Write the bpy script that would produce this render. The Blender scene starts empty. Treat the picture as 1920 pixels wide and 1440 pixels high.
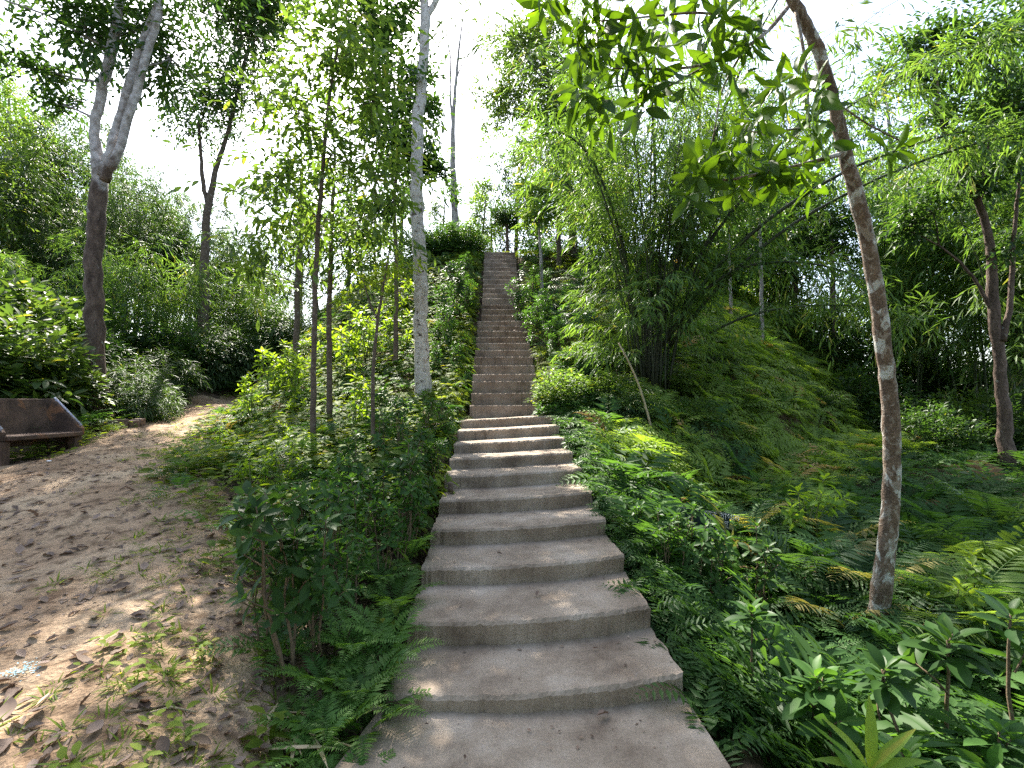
import bpy, math, random
import numpy as np
from mathutils import Vector

SC = bpy.context.scene
COL = SC.collection
rng = np.random.default_rng(11)
random.seed(5)
R = math.radians

# ------------------------------------------------------------------ camera
F = 950.0
EYE = np.array([0.0, 0.0, 1.72])
YAW, PIT = R(2.1), R(2.1)
FW = np.array([math.sin(YAW) * math.cos(PIT), math.cos(YAW) * math.cos(PIT), math.sin(PIT)])
RT = np.array([math.cos(YAW), -math.sin(YAW), 0.0])
UP = np.cross(RT, FW)
cam = bpy.data.cameras.new('camera')
cam.sensor_width = 36.0
cam.lens = 36.0 * F / 1920.0
cam.clip_start = 0.05
cam.clip_end = 2000
camo = bpy.data.objects.new('camera', cam)
COL.objects.link(camo)
camo.location = EYE
camo.rotation_euler = (R(90) + PIT, 0, -YAW)
SC.camera = camo


def P(px, py, d):
    """the point that stands d metres ahead at that place of the photo"""
    return EYE + d * (FW + (px - 960) / F * RT - (py - 720) / F * UP)


# ------------------------------------------------------------------ terrain
def ip(v, xs, ys):
    return np.interp(v, xs, ys)


def wob(x, y, s, seed=0.0):
    return (np.sin(x * 1.31 * s + y * .73 * s + 1.7 + seed) + np.sin(x * -.83 * s + y * 1.57 * s + 4.1 + seed * 2)
            + .6 * np.sin(x * 2.63 * s + y * 2.11 * s + .4 + seed * 3) + .5 * np.sin(x * 3.7 * s - y * 3.1 * s + seed)) / 3.1


def stair_z(y):
    return ip(y, [-50, 2.9, 9.5, 9.9, 15.2, 15.45, 20.3, 23, 40, 80], [0, .05, 1.42, 1.6, 4.17, 4.35, 7.8, 7.9, 6.2, 3])


STX = .25


def H(x, y):
    x = np.asarray(x, float); y = np.asarray(y, float)
    s = stair_z(y)
    pz = ip(y, [-40, 0, 2, 8, 16, 30, 80], [-.1, 0, .02, .8, 1.55, 2.1, 3.0])
    xf = np.where(y > 2, -.6 - .45 * np.clip(y, 2, 24), -1.5)
    t = np.clip((x - xf) / (-.6 - xf), 0, 1)
    zl = pz + (s - .12 - pz) * (1 - (1 - t) ** 2.2)
    bank = np.clip(-8.9 - x, 0, 6) * .28 * ip(y, [3, 8, 12], [.25, .4, 1])
    zl = zl + bank + 2.0 * np.exp(-(((x + 11.5) / 2.6) ** 2 + ((y - 21.5) / 3.2) ** 2))
    gz = ip(y, [-20, 2, 6, 12, 20, 60], [-.55, -.5, -.28, .45, 1.0, 2.6])
    xr = ip(y, [-5, 3, 8, 12, 17, 25, 40], [1.7, 1.7, 3.3, 8.2, 14.6, 19, 21])
    t = np.clip((xr - x) / (xr - 1.12), 0, 1)
    zr = gz + (s - .12 - gz) * (1 - (1 - t) ** 2.6) + 1.0 * np.exp(-(((x - 5.2) / 3.0) ** 2 + ((y - 14.5) / 4.0) ** 2))
    w = np.clip((x + .6) / 1.7, 0, 1)
    z = zl * (1 - w) + zr * w
    z = z + wob(x, y, .7) * .10 * np.clip((np.abs(x - STX) - .8) / 2, 0, 1) + wob(x, y, 2.9) * .025
    inside = np.clip((1.02 - np.abs(x - STX)) / .2, 0, 1) * (y < 20.6)
    return z - inside * ip(y, [-10, 2.5, 3.2, 20], [.12, .16, .3, .3])


def Hs(x, y):
    return float(H(x, y))


def hit(px, py, dmin=1.5, dmax=60):
    """where the line of sight through that place of the photo meets the ground"""
    d = dmin
    while d < dmax:
        p = P(px, py, d)
        if p[2] <= Hs(p[0], p[1]):
            return np.array([p[0], p[1], Hs(p[0], p[1])])
        d += .02
    p = P(px, py, dmax)
    return np.array([p[0], p[1], Hs(p[0], p[1])])


def G(px, d):
    """ground point d metres ahead in that column of the photo"""
    p = P(px, 755, d)
    return np.array([p[0], p[1], Hs(p[0], p[1])])


# ------------------------------------------------------------------ mesh helpers
class MB:
    def __init__(s):
        s.v = []; s.f = []; s.t = []; s.n = 0

    def add(s, v, f, tint=None):
        v = np.asarray(v, np.float32).reshape(-1, 3); f = np.asarray(f, np.int32).reshape(-1, 3)
        s.v.append(v); s.f.append(f + s.n); s.n += len(v)
        s.t.append(np.full(len(v), .5, np.float32) if tint is None else np.asarray(tint, np.float32))
        return s

    def tube(s, pts, rad, n=8, tint=.5, cap=True, rough=0.0):
        pts = np.asarray(pts, float); m = len(pts)
        rad = np.broadcast_to(np.asarray(rad, float), (m,))
        tg = np.gradient(pts, axis=0); tg /= np.linalg.norm(tg, axis=1)[:, None] + 1e-9
        ref = np.array([1., 0, 0]) if abs(tg[0][0]) < .8 else np.array([0, 1., 0])
        vs = []
        a = np.arange(n) * 2 * math.pi / n
        for i in range(m):
            u = np.cross(tg[i], ref); u /= np.linalg.norm(u) + 1e-9
            w = np.cross(tg[i], u); ref = np.cross(u, tg[i])
            rr = rad[i] * (1 + rough * (rng.random(n) - .5)) if rough else rad[i]
            vs.append(pts[i] + (np.cos(a) * rr)[:, None] * u + (np.sin(a) * rr)[:, None] * w)
        vs = np.concatenate(vs)
        fs = []
        for i in range(m - 1):
            for j in range(n):
                k = (j + 1) % n
                A, B, C, D = i * n + j, i * n + k, (i + 1) * n + k, (i + 1) * n + j
                fs += [(A, B, C), (A, C, D)]
        if cap:
            c = len(vs)
            vs = np.concatenate([vs, pts[-1:], pts[:1]])
            for j in range(n):
                k = (j + 1) % n
                fs += [((m - 1) * n + j, (m - 1) * n + k, c), (k, j, c + 1)]
        return s.add(vs, fs, np.full(len(vs), tint))

    def mesh(s, name, mat, smooth=True):
        v = np.concatenate(s.v); f = np.concatenate(s.f); t = np.concatenate(s.t)
        return mk_mesh(name, v, f, mat, t, smooth)


def mk_mesh(name, v, f, mat, tint=None, smooth=True):
    me = bpy.data.meshes.new(name)
    me.vertices.add(len(v)); me.vertices.foreach_set('co', np.ascontiguousarray(v, np.float32).ravel())
    me.loops.add(len(f) * 3); me.loops.foreach_set('vertex_index', np.ascontiguousarray(f, np.int32).ravel())
    me.polygons.add(len(f)); me.polygons.foreach_set('loop_start', np.arange(0, len(f) * 3, 3, dtype=np.int32))
    me.polygons.foreach_set('use_smooth', np.full(len(f), smooth))
    if tint is not None:
        a = me.attributes.new('tint', 'FLOAT', 'POINT'); a.data.foreach_set('value', np.ascontiguousarray(tint, np.float32))
    me.update(calc_edges=True)
    if mat: me.materials.append(mat)
    return me


def link(name, me, parent=None, loc=None):
    o = bpy.data.objects.new(name, me); COL.objects.link(o)
    if parent is not None: o.parent = parent
    if loc is not None: o.location = loc
    return o


def tag(o, label, cat, group=None):
    o['label'] = label; o['category'] = cat
    if group: o['group'] = group
    return o


def thing(name, label, cat, loc=(0, 0, 0), rz=0.0, group=None):
    o = link(name, None, None, tuple(float(c) for c in loc)); o.rotation_euler = (0, 0, rz)
    return tag(o, label, cat, group)


def setting(name, me, kind='structure'):
    o = link(name, me); o['kind'] = kind
    return o


def kids(o):
    return [c for c in COL.objects if c.parent == o]


class Proto:
    """shapes shared by every copy of one kind: a list of (part name, mesh)"""
    def __init__(s, name, cat, parts):
        s.name, s.cat, s.parts = name, cat, parts

    def put(s, loc, rz, sc, label, group=None, tilt=(0, 0)):
        if len(s.parts) == 1:
            o = link(s.name, s.parts[0][1])
            tag(o, label, s.cat, group)
        else:
            o = thing(s.name, label, s.cat, group=group)
            for n, me in s.parts: link(n, me, o)
        o.location = tuple(float(c) for c in loc); o.rotation_euler = (tilt[0], tilt[1], rz)
        o.scale = (sc, sc, sc) if np.isscalar(sc) else sc
        return o


# ------------------------------------------------------------------ materials
def nodes(name):
    m = bpy.data.materials.new(name); m.use_nodes = True
    nt = m.node_tree; nt.nodes.clear()
    return m, nt, nt.nodes.new, nt.links.new


def leaf_mat(name, a, b, c=None, trans=None, tr=.38, rough=.45, spec=.35, dry=None):
    """a..b: the two ends of the leaf colours; trans: colour of the light that comes through"""
    m, nt, N, L = nodes(name)
    at = N('ShaderNodeAttribute'); at.attribute_name = 'tint'
    rp = N('ShaderNodeValToRGB'); el = rp.color_ramp.elements
    el[0].color = (*a, 1); el[1].color = (*b, 1); el[0].position = .05; el[1].position = .9
    if c is not None:
        e = el.new(.97); e.color = (*c, 1)
    L(at.outputs['Fac'], rp.inputs['Fac'])
    oi = N('ShaderNodeObjectInfo')
    hs = N('ShaderNodeHueSaturation')
    mr = N('ShaderNodeMapRange'); mr.inputs[3].default_value = .78; mr.inputs[4].default_value = 1.22
    L(oi.outputs['Random'], mr.inputs[0]); L(mr.outputs[0], hs.inputs['Value'])
    L(rp.outputs[0], hs.inputs['Color'])
    p = N('ShaderNodeBsdfPrincipled'); p.inputs['Roughness'].default_value = rough
    p.inputs['Specular IOR Level'].default_value = spec
    L(hs.outputs[0], p.inputs['Base Color'])
    t = N('ShaderNodeBsdfTranslucent')
    mx = N('ShaderNodeMixRGB'); mx.blend_type = 'MULTIPLY'; mx.inputs[0].default_value = 1
    k = trans or (2.4, 2.4, .85)
    mx.inputs[2].default_value = (*k, 1)
    L(hs.outputs[0], mx.inputs[1]); L(mx.outputs[0], t.inputs['Color'])
    s = N('ShaderNodeMixShader'); s.inputs[0].default_value = tr
    L(p.outputs[0], s.inputs[1]); L(t.outputs[0], s.inputs[2])
    o = N('ShaderNodeOutputMaterial'); L(s.outputs[0], o.inputs['Surface'])
    return m


def patch_mat(name, cols, scale=6, detail=6, rough=.85, spots=None, spot_scale=9, spot_size=.32, bump=.4, stretch=(1, 1, 1), fine=60, grain=.25, spots2=None, soft=.03):
    """noise-mixed colours with optional clear-edged patches (lichen, stains)"""
    m, nt, N, L = nodes(name)
    tc = N('ShaderNodeTexCoord'); mp = N('ShaderNodeMapping'); mp.inputs['Scale'].default_value = stretch
    L(tc.outputs['Object'], mp.inputs[0])
    nz = N('ShaderNodeTexNoise'); nz.inputs['Scale'].default_value = scale; nz.inputs['Detail'].default_value = detail
    nz.inputs['Roughness'].default_value = .62
    L(mp.outputs[0], nz.inputs['Vector'])
    rp = N('ShaderNodeValToRGB'); el = rp.color_ramp.elements
    for i, c in enumerate(cols):
        pos = .3 + .42 * i / max(1, len(cols) - 1)
        e = el[i] if i < 2 else el.new(pos)
        e.position = pos; e.color = (*c, 1)
    L(nz.outputs[0], rp.inputs[0])
    cur = rp.outputs[0]
    g = N('ShaderNodeTexNoise'); g.inputs['Scale'].default_value = fine; g.inputs['Detail'].default_value = 4
    L(mp.outputs[0], g.inputs['Vector'])
    mr = N('ShaderNodeMapRange'); mr.inputs[1].default_value = .3; mr.inputs[2].default_value = .7
    mr.inputs[3].default_value = 1 - grain; mr.inputs[4].default_value = 1 + grain
    L(g.outputs[0], mr.inputs[0])
    mul = N('ShaderNodeMixRGB'); mul.blend_type = 'MULTIPLY'; mul.inputs[0].default_value = 1
    L(cur, mul.inputs[1]); L(mr.outputs[0], mul.inputs[2]); cur = mul.outputs[0]
    for q, sp in enumerate((spots, spots2)):
        if sp is None: continue
        vo = N('ShaderNodeTexNoise'); vo.inputs['Scale'].default_value = spot_scale * (1 + .9 * q); vo.inputs['Detail'].default_value = 3
        vo.inputs['Distortion'].default_value = .6 + q
        L(mp.outputs[0], vo.inputs['Vector'])
        cr = N('ShaderNodeValToRGB'); cr.color_ramp.elements[0].position = 1 - spot_size - .02; cr.color_ramp.elements[1].position = min(1, 1 - spot_size + soft)
        if soft > .05: cr.color_ramp.elements[1].color = (.75, .75, .75, 1); vo.inputs['Detail'].default_value = 9; vo.inputs['Roughness'].default_value = .7
        L(vo.outputs[0], cr.inputs[0])
        mx = N('ShaderNodeMixRGB'); mx.inputs[2].default_value = (*sp, 1)
        L(cr.outputs[0], mx.inputs[0]); L(cur, mx.inputs[1]); cur = mx.outputs[0]
    p = N('ShaderNodeBsdfPrincipled'); p.inputs['Roughness'].default_value = rough; p.inputs['Specular IOR Level'].default_value = .25
    L(cur, p.inputs['Base Color'])
    bp = N('ShaderNodeBump'); bp.inputs['Strength'].default_value = bump; bp.inputs['Distance'].default_value = .02
    ad = N('ShaderNodeMath'); ad.operation = 'ADD'; L(nz.outputs[0], ad.inputs[0]); L(g.outputs[0], ad.inputs[1])
    L(ad.outputs[0], bp.inputs['Height']); L(bp.outputs[0], p.inputs['Normal'])
    o = N('ShaderNodeOutputMaterial'); L(p.outputs[0], o.inputs['Surface'])
    return m


def plain_mat(name, c, rough=.7, metal=0.0):
    return patch_mat(name, [tuple(v * .8 for v in c), tuple(min(1, v * 1.2) for v in c)], scale=12, rough=rough, bump=.15)


M = {}
M['glossy'] = leaf_mat('glossy_leaf', (.022, .055, .018), (.06, .13, .03), (.13, .18, .04), rough=.46, spec=.15, tr=.34)
M['young'] = leaf_mat('young_leaf', (.07, .14, .024), (.16, .25, .038), (.26, .27, .05), trans=(2.7, 2.4, .6), tr=.45, spec=.15)
M['tree'] = leaf_mat('tree_leaf', (.016, .04, .014), (.048, .098, .026), (.12, .15, .03), tr=.36, rough=.5)
M['tree_light'] = leaf_mat('pale_tree_leaf', (.045, .09, .025), (.11, .17, .045), (.22, .22, .05), tr=.42, rough=.5)
M['tree_yellow'] = leaf_mat('yellowing_leaf', (.028, .06, .018), (.07, .11, .03), (.22, .2, .045), tr=.42, rough=.5)
M['bamboo'] = leaf_mat('bamboo_leaf', (.045, .095, .03), (.115, .19, .05), (.25, .25, .08), tr=.42, rough=.5, spec=.25)
M['bamboo_dark'] = leaf_mat('dark_bamboo_leaf', (.028, .06, .025), (.07, .12, .043), (.15, .16, .055), tr=.34, rough=.55, spec=.25)  # deeper green than the other bamboo leaves
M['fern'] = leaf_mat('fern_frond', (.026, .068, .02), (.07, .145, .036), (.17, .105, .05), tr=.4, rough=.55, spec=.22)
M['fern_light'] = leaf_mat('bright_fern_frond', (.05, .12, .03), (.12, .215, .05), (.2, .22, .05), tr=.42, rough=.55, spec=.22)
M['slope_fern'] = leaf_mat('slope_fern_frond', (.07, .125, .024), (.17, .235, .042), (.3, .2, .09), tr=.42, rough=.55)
M['palm'] = leaf_mat('palm_frond', (.03, .075, .028), (.08, .145, .045), (.25, .22, .07), tr=.4, rough=.5, spec=.25)
M['mango'] = leaf_mat('long_leaf', (.02, .05, .012), (.07, .135, .02), (.2, .24, .03), trans=(3.6, 3.3, .5), tr=.34, rough=.48, spec=.22)
M['weed'] = leaf_mat('weed_leaf', (.07, .125, .022), (.17, .235, .036), (.26, .23, .06), trans=(2.7, 2.4, .6), tr=.45, rough=.62, spec=.1)
M['dead'] = leaf_mat('dead_leaf', (.10, .068, .05), (.24, .175, .14), (.37, .3, .25), trans=(1.2, 1, .8), tr=.12, rough=.7, spec=.25)
M['litter'] = leaf_mat('litter_leaf', (.07, .045, .032), (.19, .13, .095), (.33, .26, .2), trans=(1.2, 1, .8), tr=.12, rough=.75, spec=.25)
M['straw'] = leaf_mat('straw', (.3, .22, .13), (.48, .38, .24), trans=(1.1, 1, .8), tr=.1, rough=.7)
M['culm'] = plain_mat('bamboo_culm', (.055, .075, .03), .5)
M['culm_dark'] = plain_mat('dark_bamboo_culm', (.03, .036, .02), .55)
M['culm_dry'] = plain_mat('dry_culm', (.36, .29, .19), .7)
M['stem'] = plain_mat('shrub_stem', (.13, .095, .06), .8)
M['green_stem'] = plain_mat('green_stem', (.1, .12, .045), .7)
M['bark_dark'] = patch_mat('dark_bark', [(.045, .03, .024), (.10, .07, .055), (.17, .125, .1)], scale=9, spots=(.25, .24, .22), spot_scale=7, spot_size=.3, stretch=(1, 1, .45), bump=1.0, fine=40)
M['bark_grey'] = patch_mat('grey_bark', [(.16, .135, .12), (.3, .27, .25), (.42, .4, .38)], scale=7, spots=(.1, .075, .06), spot_scale=8, spot_size=.37, stretch=(1, 1, .6), bump=.8)
M['bark_pale'] = patch_mat('pale_bark', [(.3, .26, .22), (.5, .46, .42), (.62, .59, .56)], scale=9, spots=(.1, .08, .065), spot_scale=13, spot_size=.37, stretch=(1, 1, .9), bump=.9, spots2=(.2, .13, .09))
def graded(name, low, high, z0, z1):
    """bark that is one kind at the foot and another kind up in the limbs"""
    m = M[low].copy(); m.name = name
    nt = m.node_tree; N = nt.nodes.new; L = nt.links.new
    pr = [n for n in nt.nodes if n.type == 'BSDF_PRINCIPLED'][0]
    src = pr.inputs['Base Color'].links[0].from_socket
    tc = [n for n in nt.nodes if n.type == 'TEX_COORD'][0]
    sp = N('ShaderNodeSeparateXYZ'); L(tc.outputs['Object'], sp.inputs[0])
    nz = N('ShaderNodeTexNoise'); nz.inputs['Scale'].default_value = 3; nz.inputs['Detail'].default_value = 5; L(tc.outputs['Object'], nz.inputs['Vector'])
    mr = N('ShaderNodeMapRange'); mr.inputs[1].default_value = z0; mr.inputs[2].default_value = z1; L(sp.outputs['Z'], mr.inputs[0])
    ad = N('ShaderNodeMath'); ad.operation = 'ADD'; L(mr.outputs[0], ad.inputs[0]); L(nz.outputs[0], ad.inputs[1])
    rp = N('ShaderNodeValToRGB'); rp.color_ramp.elements[0].position = .82; rp.color_ramp.elements[1].position = 1.0; L(ad.outputs[0], rp.inputs[0])
    n2 = N('ShaderNodeTexNoise'); n2.inputs['Scale'].default_value = 8; n2.inputs['Detail'].default_value = 6; L(tc.outputs['Object'], n2.inputs['Vector'])
    r2 = N('ShaderNodeValToRGB'); r2.color_ramp.elements[0].position = .35; r2.color_ramp.elements[1].position = .65
    r2.color_ramp.elements[0].color = (*high[0], 1); r2.color_ramp.elements[1].color = (*high[1], 1); L(n2.outputs[0], r2.inputs[0])
    mx = N('ShaderNodeMixRGB'); L(rp.outputs[0], mx.inputs[0]); L(src, mx.inputs[1]); L(r2.outputs[0], mx.inputs[2])
    L(mx.outputs[0], pr.inputs['Base Color'])
    return m


M['bark_fork'] = graded('forked_bark', 'bark_dark', ((.2, .17, .15), (.46, .43, .42)), 4.6, 7.4)
M['bark_lichen'] = patch_mat('lichen_bark', [(.07, .048, .035), (.135, .095, .068), (.2, .145, .105)], scale=13, spots=(.42, .42, .39), spot_scale=7, spot_size=.45, stretch=(1, 1, .75), bump=.5, fine=80, spots2=(.24, .2, .165))
M['bark_thin'] = patch_mat('sapling_bark', [(.07, .05, .038), (.15, .115, .085)], scale=14, spots=(.28, .27, .24), spot_scale=14, spot_size=.33, bump=.5)
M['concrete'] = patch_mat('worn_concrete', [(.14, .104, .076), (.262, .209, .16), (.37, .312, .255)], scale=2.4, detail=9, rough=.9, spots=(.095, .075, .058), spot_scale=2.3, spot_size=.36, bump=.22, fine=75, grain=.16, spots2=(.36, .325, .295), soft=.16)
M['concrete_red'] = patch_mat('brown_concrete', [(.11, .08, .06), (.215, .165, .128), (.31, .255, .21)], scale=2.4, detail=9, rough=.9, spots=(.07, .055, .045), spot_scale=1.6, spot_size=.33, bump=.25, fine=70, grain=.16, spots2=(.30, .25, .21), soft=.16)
M['riser'] = patch_mat('bench_concrete', [(.045, .03, .024), (.10, .066, .05), (.16, .10, .072)], scale=3.5, detail=8, rough=.88, spots=(.2, .1, .055), spot_scale=2.6, spot_size=.38, bump=.4)
M['metal'] = plain_mat('sky_toned_rail', (.42, .42, .5), .35)  # pale blue stands in for sky reflecting off the sloped bench sides
M['brick'] = patch_mat('old_brick', [(.10, .07, .055), (.2, .14, .11)], scale=9, bump=.6)
M['sign'] = plain_mat('sign_board', (.012, .024, .026), .5)
M['white'] = plain_mat('white_paint', (.5, .5, .5), .7)
M['paper'] = plain_mat('pale_paper', (.7, .72, .76), .7)
M['blue'] = plain_mat('pale_blue_powder', (.3, .52, .6), .9)


def ground_mat(name, path=False):
    m, nt, N, L = nodes(name)
    tc = N('ShaderNodeTexCoord')

    def noise(s, d=6, dist=0.0):
        n = N('ShaderNodeTexNoise'); n.inputs['Scale'].default_value = s; n.inputs['Detail'].default_value = d
        n.inputs['Distortion'].default_value = dist
        L(tc.outputs['Object'], n.inputs['Vector']); return n

    def ramp(src, stops):
        r = N('ShaderNodeValToRGB'); el = r.color_ramp.elements
        for i, (p_, c) in enumerate(stops):
            e = el[i] if i < 2 else el.new(p_)
            e.position = p_; e.color = (*c, 1)
        L(src, r.inputs[0]); return r.outputs[0]
    n1, n2, n3 = noise(1.1, 8), noise(7, 8, .4), noise(45, 5)
    if path:
        c = ramp(n1.outputs[0], [(.3, (.2, .13, .082)), (.5, (.3, .21, .137)), (.7, (.39, .295, .2))])
        d = ramp(n2.outputs[0], [(.34, (.45, .42, .4)), (.5, (1, 1, 1)), (.8, (1.15, 1.12, 1.1))])
    else:
        c = ramp(n1.outputs[0], [(.3, (.05, .036, .025)), (.5, (.10, .072, .05)), (.7, (.17, .125, .085))])
        d = ramp(n2.outputs[0], [(.35, (.45, .5, .4)), (.5, (.95, .95, .95)), (.75, (1.25, 1.15, 1.05))])
    e = ramp(n3.outputs[0], [(.3, (.7, .7, .7)), (.7, (1.25, 1.25, 1.25))])
    for k in (d, e):
        x = N('ShaderNodeMixRGB'); x.blend_type = 'MULTIPLY'; x.inputs[0].default_value = 1
        L(c, x.inputs[1]); L(k, x.inputs[2]); c = x.outputs[0]
    p = N('ShaderNodeBsdfPrincipled'); p.inputs['Roughness'].default_value = .95; p.inputs['Specular IOR Level'].default_value = .15
    L(c, p.inputs['Base Color'])
    bp = N('ShaderNodeBump'); bp.inputs['Strength'].default_value = .7; bp.inputs['Distance'].default_value = .03
    ad = N('ShaderNodeMath'); ad.operation = 'ADD'; L(n2.outputs[0], ad.inputs[0]); L(n3.outputs[0], ad.inputs[1])
    L(ad.outputs[0], bp.inputs['Height']); L(bp.outputs[0], p.inputs['Normal'])
    o = N('ShaderNodeOutputMaterial'); L(p.outputs[0], o.inputs['Surface'])
    return m


M['soil'] = ground_mat('forest_soil'); M['dirt'] = ground_mat('packed_dirt', True)


# ------------------------------------------------------------------ ground and path
def grid_mesh(name, X, Y, Z, mat):
    ny, nx = X.shape
    v = np.stack([X, Y, Z], -1).reshape(-1, 3)
    i = np.arange(ny - 1)[:, None] * nx + np.arange(nx - 1)[None]
    i = i.ravel()
    f = np.concatenate([np.stack([i, i + 1, i + nx + 1], 1), np.stack([i, i + nx + 1, i + nx], 1)])
    return mk_mesh(name, v, f, mat)


u = np.linspace(-1, 1, 341); gx = np.sinh(u * 5.0) / math.sinh(5.0) * 160
gx = np.sort(np.concatenate([gx, np.linspace(-1.4, 1.9, 45)]))
u = np.linspace(-.62, 1, 330); gy = 9 + np.sinh(u * 4.2) / math.sinh(4.2) * 190
GX, GY = np.meshgrid(gx, gy)
setting('ground', grid_mesh('ground', GX, GY, H(GX, GY), M['soil']))


def path_l(y): return ip(y, [-3, 5.5, 7.6, 8.2, 10, 12, 16, 20], [-9.5, -9.2, -8.1, -7.6, -7.9, -8.6, -9.8, -9])


def path_r(y): return ip(y, [-3, 1.5, 2.4, 2.8, 4.8, 6.8, 10, 14.9, 20], [-.45, -.55, -.72, -.95, -2.1, -3.4, -5.1, -7.5, -7.4])


ys = np.linspace(-3, 20, 190); ss = np.linspace(0, 1, 90)
PY = np.repeat(ys[:, None], 90, 1)
wl = path_l(ys) + wob(ys * 2, ys, 1.3) * .25; wr = path_r(ys) + wob(ys, ys * 2.3, 1.9, 2) * .22
PX = wl[:, None] + (wr - wl)[:, None] * ss[None]
edge = np.minimum(ss, 1 - ss)[None] * (wr - wl)[:, None]
PZ = H(PX, PY) + np.clip(edge / .3, 0, 1) * .05 - .03 + wob(PX, PY, 5, 1) * .006
setting('path', grid_mesh('path', PX, PY, PZ, M['dirt']))


def on_path(x, y):
    return (x > path_l(y) + .1) & (x < path_r(y) - .05) & (y < 20)


def on_stairs(x, y, m=.1):
    w = np.where(y < 9.9, .85, .71) + m
    return (np.abs(x - STX) < w) & (y < 20.6)


# ------------------------------------------------------------------ leaves
def leaf_tpl(W=.4, n=2, fold=.18, droop=.12, shape=.5, wave=0.0):
    """unit-length leaf along +Y, W wide; shape = where it is widest"""
    v = [(0, 0, 0)]; f = []
    for i in range(1, n):
        t = i / n
        e = math.log(.5) / math.log(shape)
        w = W / 2 * math.sin(math.pi * t ** e) ** .85
        z = -droop * t * t
        wv = wave * (1 if i % 2 else -1)
        v += [(-w, t, z + fold * w * 2 + wv), (0, t, z), (w, t, z + fold * w * 2 - wv)]
    v.append((0, 1, -droop))
    last = len(v) - 1
    f += [(0, 2, 1), (0, 3, 2)]
    for i in range(n - 2):
        a = 1 + i * 3; b = a + 3
        f += [(a, a + 1, b + 1), (a, b + 1, b), (a + 1, a + 2, b + 2), (a + 1, b + 2, b + 1)]
    a = 1 + (n - 2) * 3
    f += [(a, a + 1, last), (a + 1, a + 2, last)]
    return np.array(v, float), np.array(f)


T_OVAL = leaf_tpl(.42, 2, .15, .12)
T_OVAL4 = leaf_tpl(.40, 5, .16, .16, .56)
T_LONG = leaf_tpl(.3, 6, .2, .28, .52, .012)
T_LANCE = leaf_tpl(.15, 2, .2, .25, .35)
T_LANCE3 = leaf_tpl(.13, 4, .2, .35, .35)
T_ROUND = leaf_tpl(.62, 5, .16, .14, .5)
T_PINNA = leaf_tpl(.26, 2, .1, .12, .3)
T_DEAD = leaf_tpl(.5, 6, .35, -.2, .48, .02)


def unit(a):
    return a / (np.linalg.norm(a, axis=-1, keepdims=True) + 1e-9)


def leaves(mb, tpl, p, d, up, s, tint=None):
    tv, tf = tpl
    p = np.asarray(p, float); n = len(p)
    if n == 0: return mb
    d = unit(np.asarray(d, float)); up = np.asarray(up, float)
    x = unit(np.cross(d, up)); z = np.cross(x, d)
    s = np.broadcast_to(np.asarray(s, float), (n,))
    v = p[:, None] + s[:, None, None] * (tv[None, :, :1] * x[:, None] + tv[None, :, 1:2] * d[:, None] + tv[None, :, 2:] * z[:, None])
    f = tf[None] + (np.arange(n) * len(tv))[:, None, None]
    if tint is None: tint = rng.random(n)
    tt = np.repeat(tint, len(tv))
    if len(tv) > 8:      # a paler midrib and a slightly uneven blade
        rib = np.where(np.abs(tv[:, 0]) < 1e-6, .16, -.04)
        tt = np.clip(tt * .9 + np.tile(rib, n) + rng.normal(size=len(tt)) * .05, 0, 1)
    return mb.add(v, f, tt)


def rv(n, k=1.0):
    return rng.normal(size=(n, 3)) * k


def sprays(mb, tpl, p, d, n, tl, L, open_=.9, droop=.3, jit=.3, tint=None):
    """K twigs from p along d, each carrying n leaves alternately to both sides"""
    p = np.asarray(p, float); d = unit(np.asarray(d, float)); K = len(p)
    if K == 0: return mb
    side = unit(np.cross(d, np.array([0, 0, 1.]) + rv(K, .35)))
    ps, ds, ups = [], [], []
    for j in range(n):
        t = (j + .6) / n
        sg = 1 if j % 2 else -1
        q = p + d * (tl * t) - np.array([0, 0, 1.]) * (tl * droop * t * t)
        a = open_ * (1 - .55 * t)
        dd = d * (1 - .5 * a) + side * sg * a - np.array([0, 0, droop]) + rv(K, jit * .5)
        ps.append(q + rv(K, tl * .04)); ds.append(dd); ups.append(np.array([0, 0, 1.]) + rv(K, jit))
    tt = None
    base = rng.random(K) if tint is None else np.full(K, tint)
    tt = np.clip(np.concatenate([base * .55 + rng.random(K) * .5 for _ in range(n)]), 0, 1)
    ps, ds, ups = map(np.concatenate, (ps, ds, ups))
    return leaves(mb, tpl, ps, ds, ups, L * (.7 + .55 * rng.random(len(ps))), tt)


def whorls(mb, tpl, p, d, n, L, rise=.5, droop=.1):
    """rosettes of n leaves at the stem tips"""
    p = np.asarray(p, float); d = unit(np.asarray(d, float)); K = len(p)
    a = unit(np.cross(d, np.array([.3, .2, 1.]) + rv(K, .2))); b = np.cross(d, a)
    ps, ds, ups, ss, tt = [], [], [], [], []
    base = rng.random(K)
    for j in range(n):
        th = j * 2.4 + rng.random(K) * .5
        lev = j / n
        r = rise * (1 - 1.5 * (1 - lev)) + .25
        dd = a * np.cos(th)[:, None] + b * np.sin(th)[:, None] + d * (r + .9 * lev ** 2) - np.array([0, 0, droop])
        ps.append(p - d * (L * .55 * (1 - lev))); ds.append(dd); ups.append(d + rv(K, .15))
        ss.append(L * (1.05 - .5 * lev ** 2) * (.8 + .4 * rng.random(K)))
        tt.append(np.clip(base * .3 + .1 + lev * .5 + rv(K)[:, 0] * .08, 0, 1))
    return leaves(mb, tpl, np.concatenate(ps), np.concatenate(ds), np.concatenate(ups), np.concatenate(ss), np.concatenate(tt))


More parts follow.
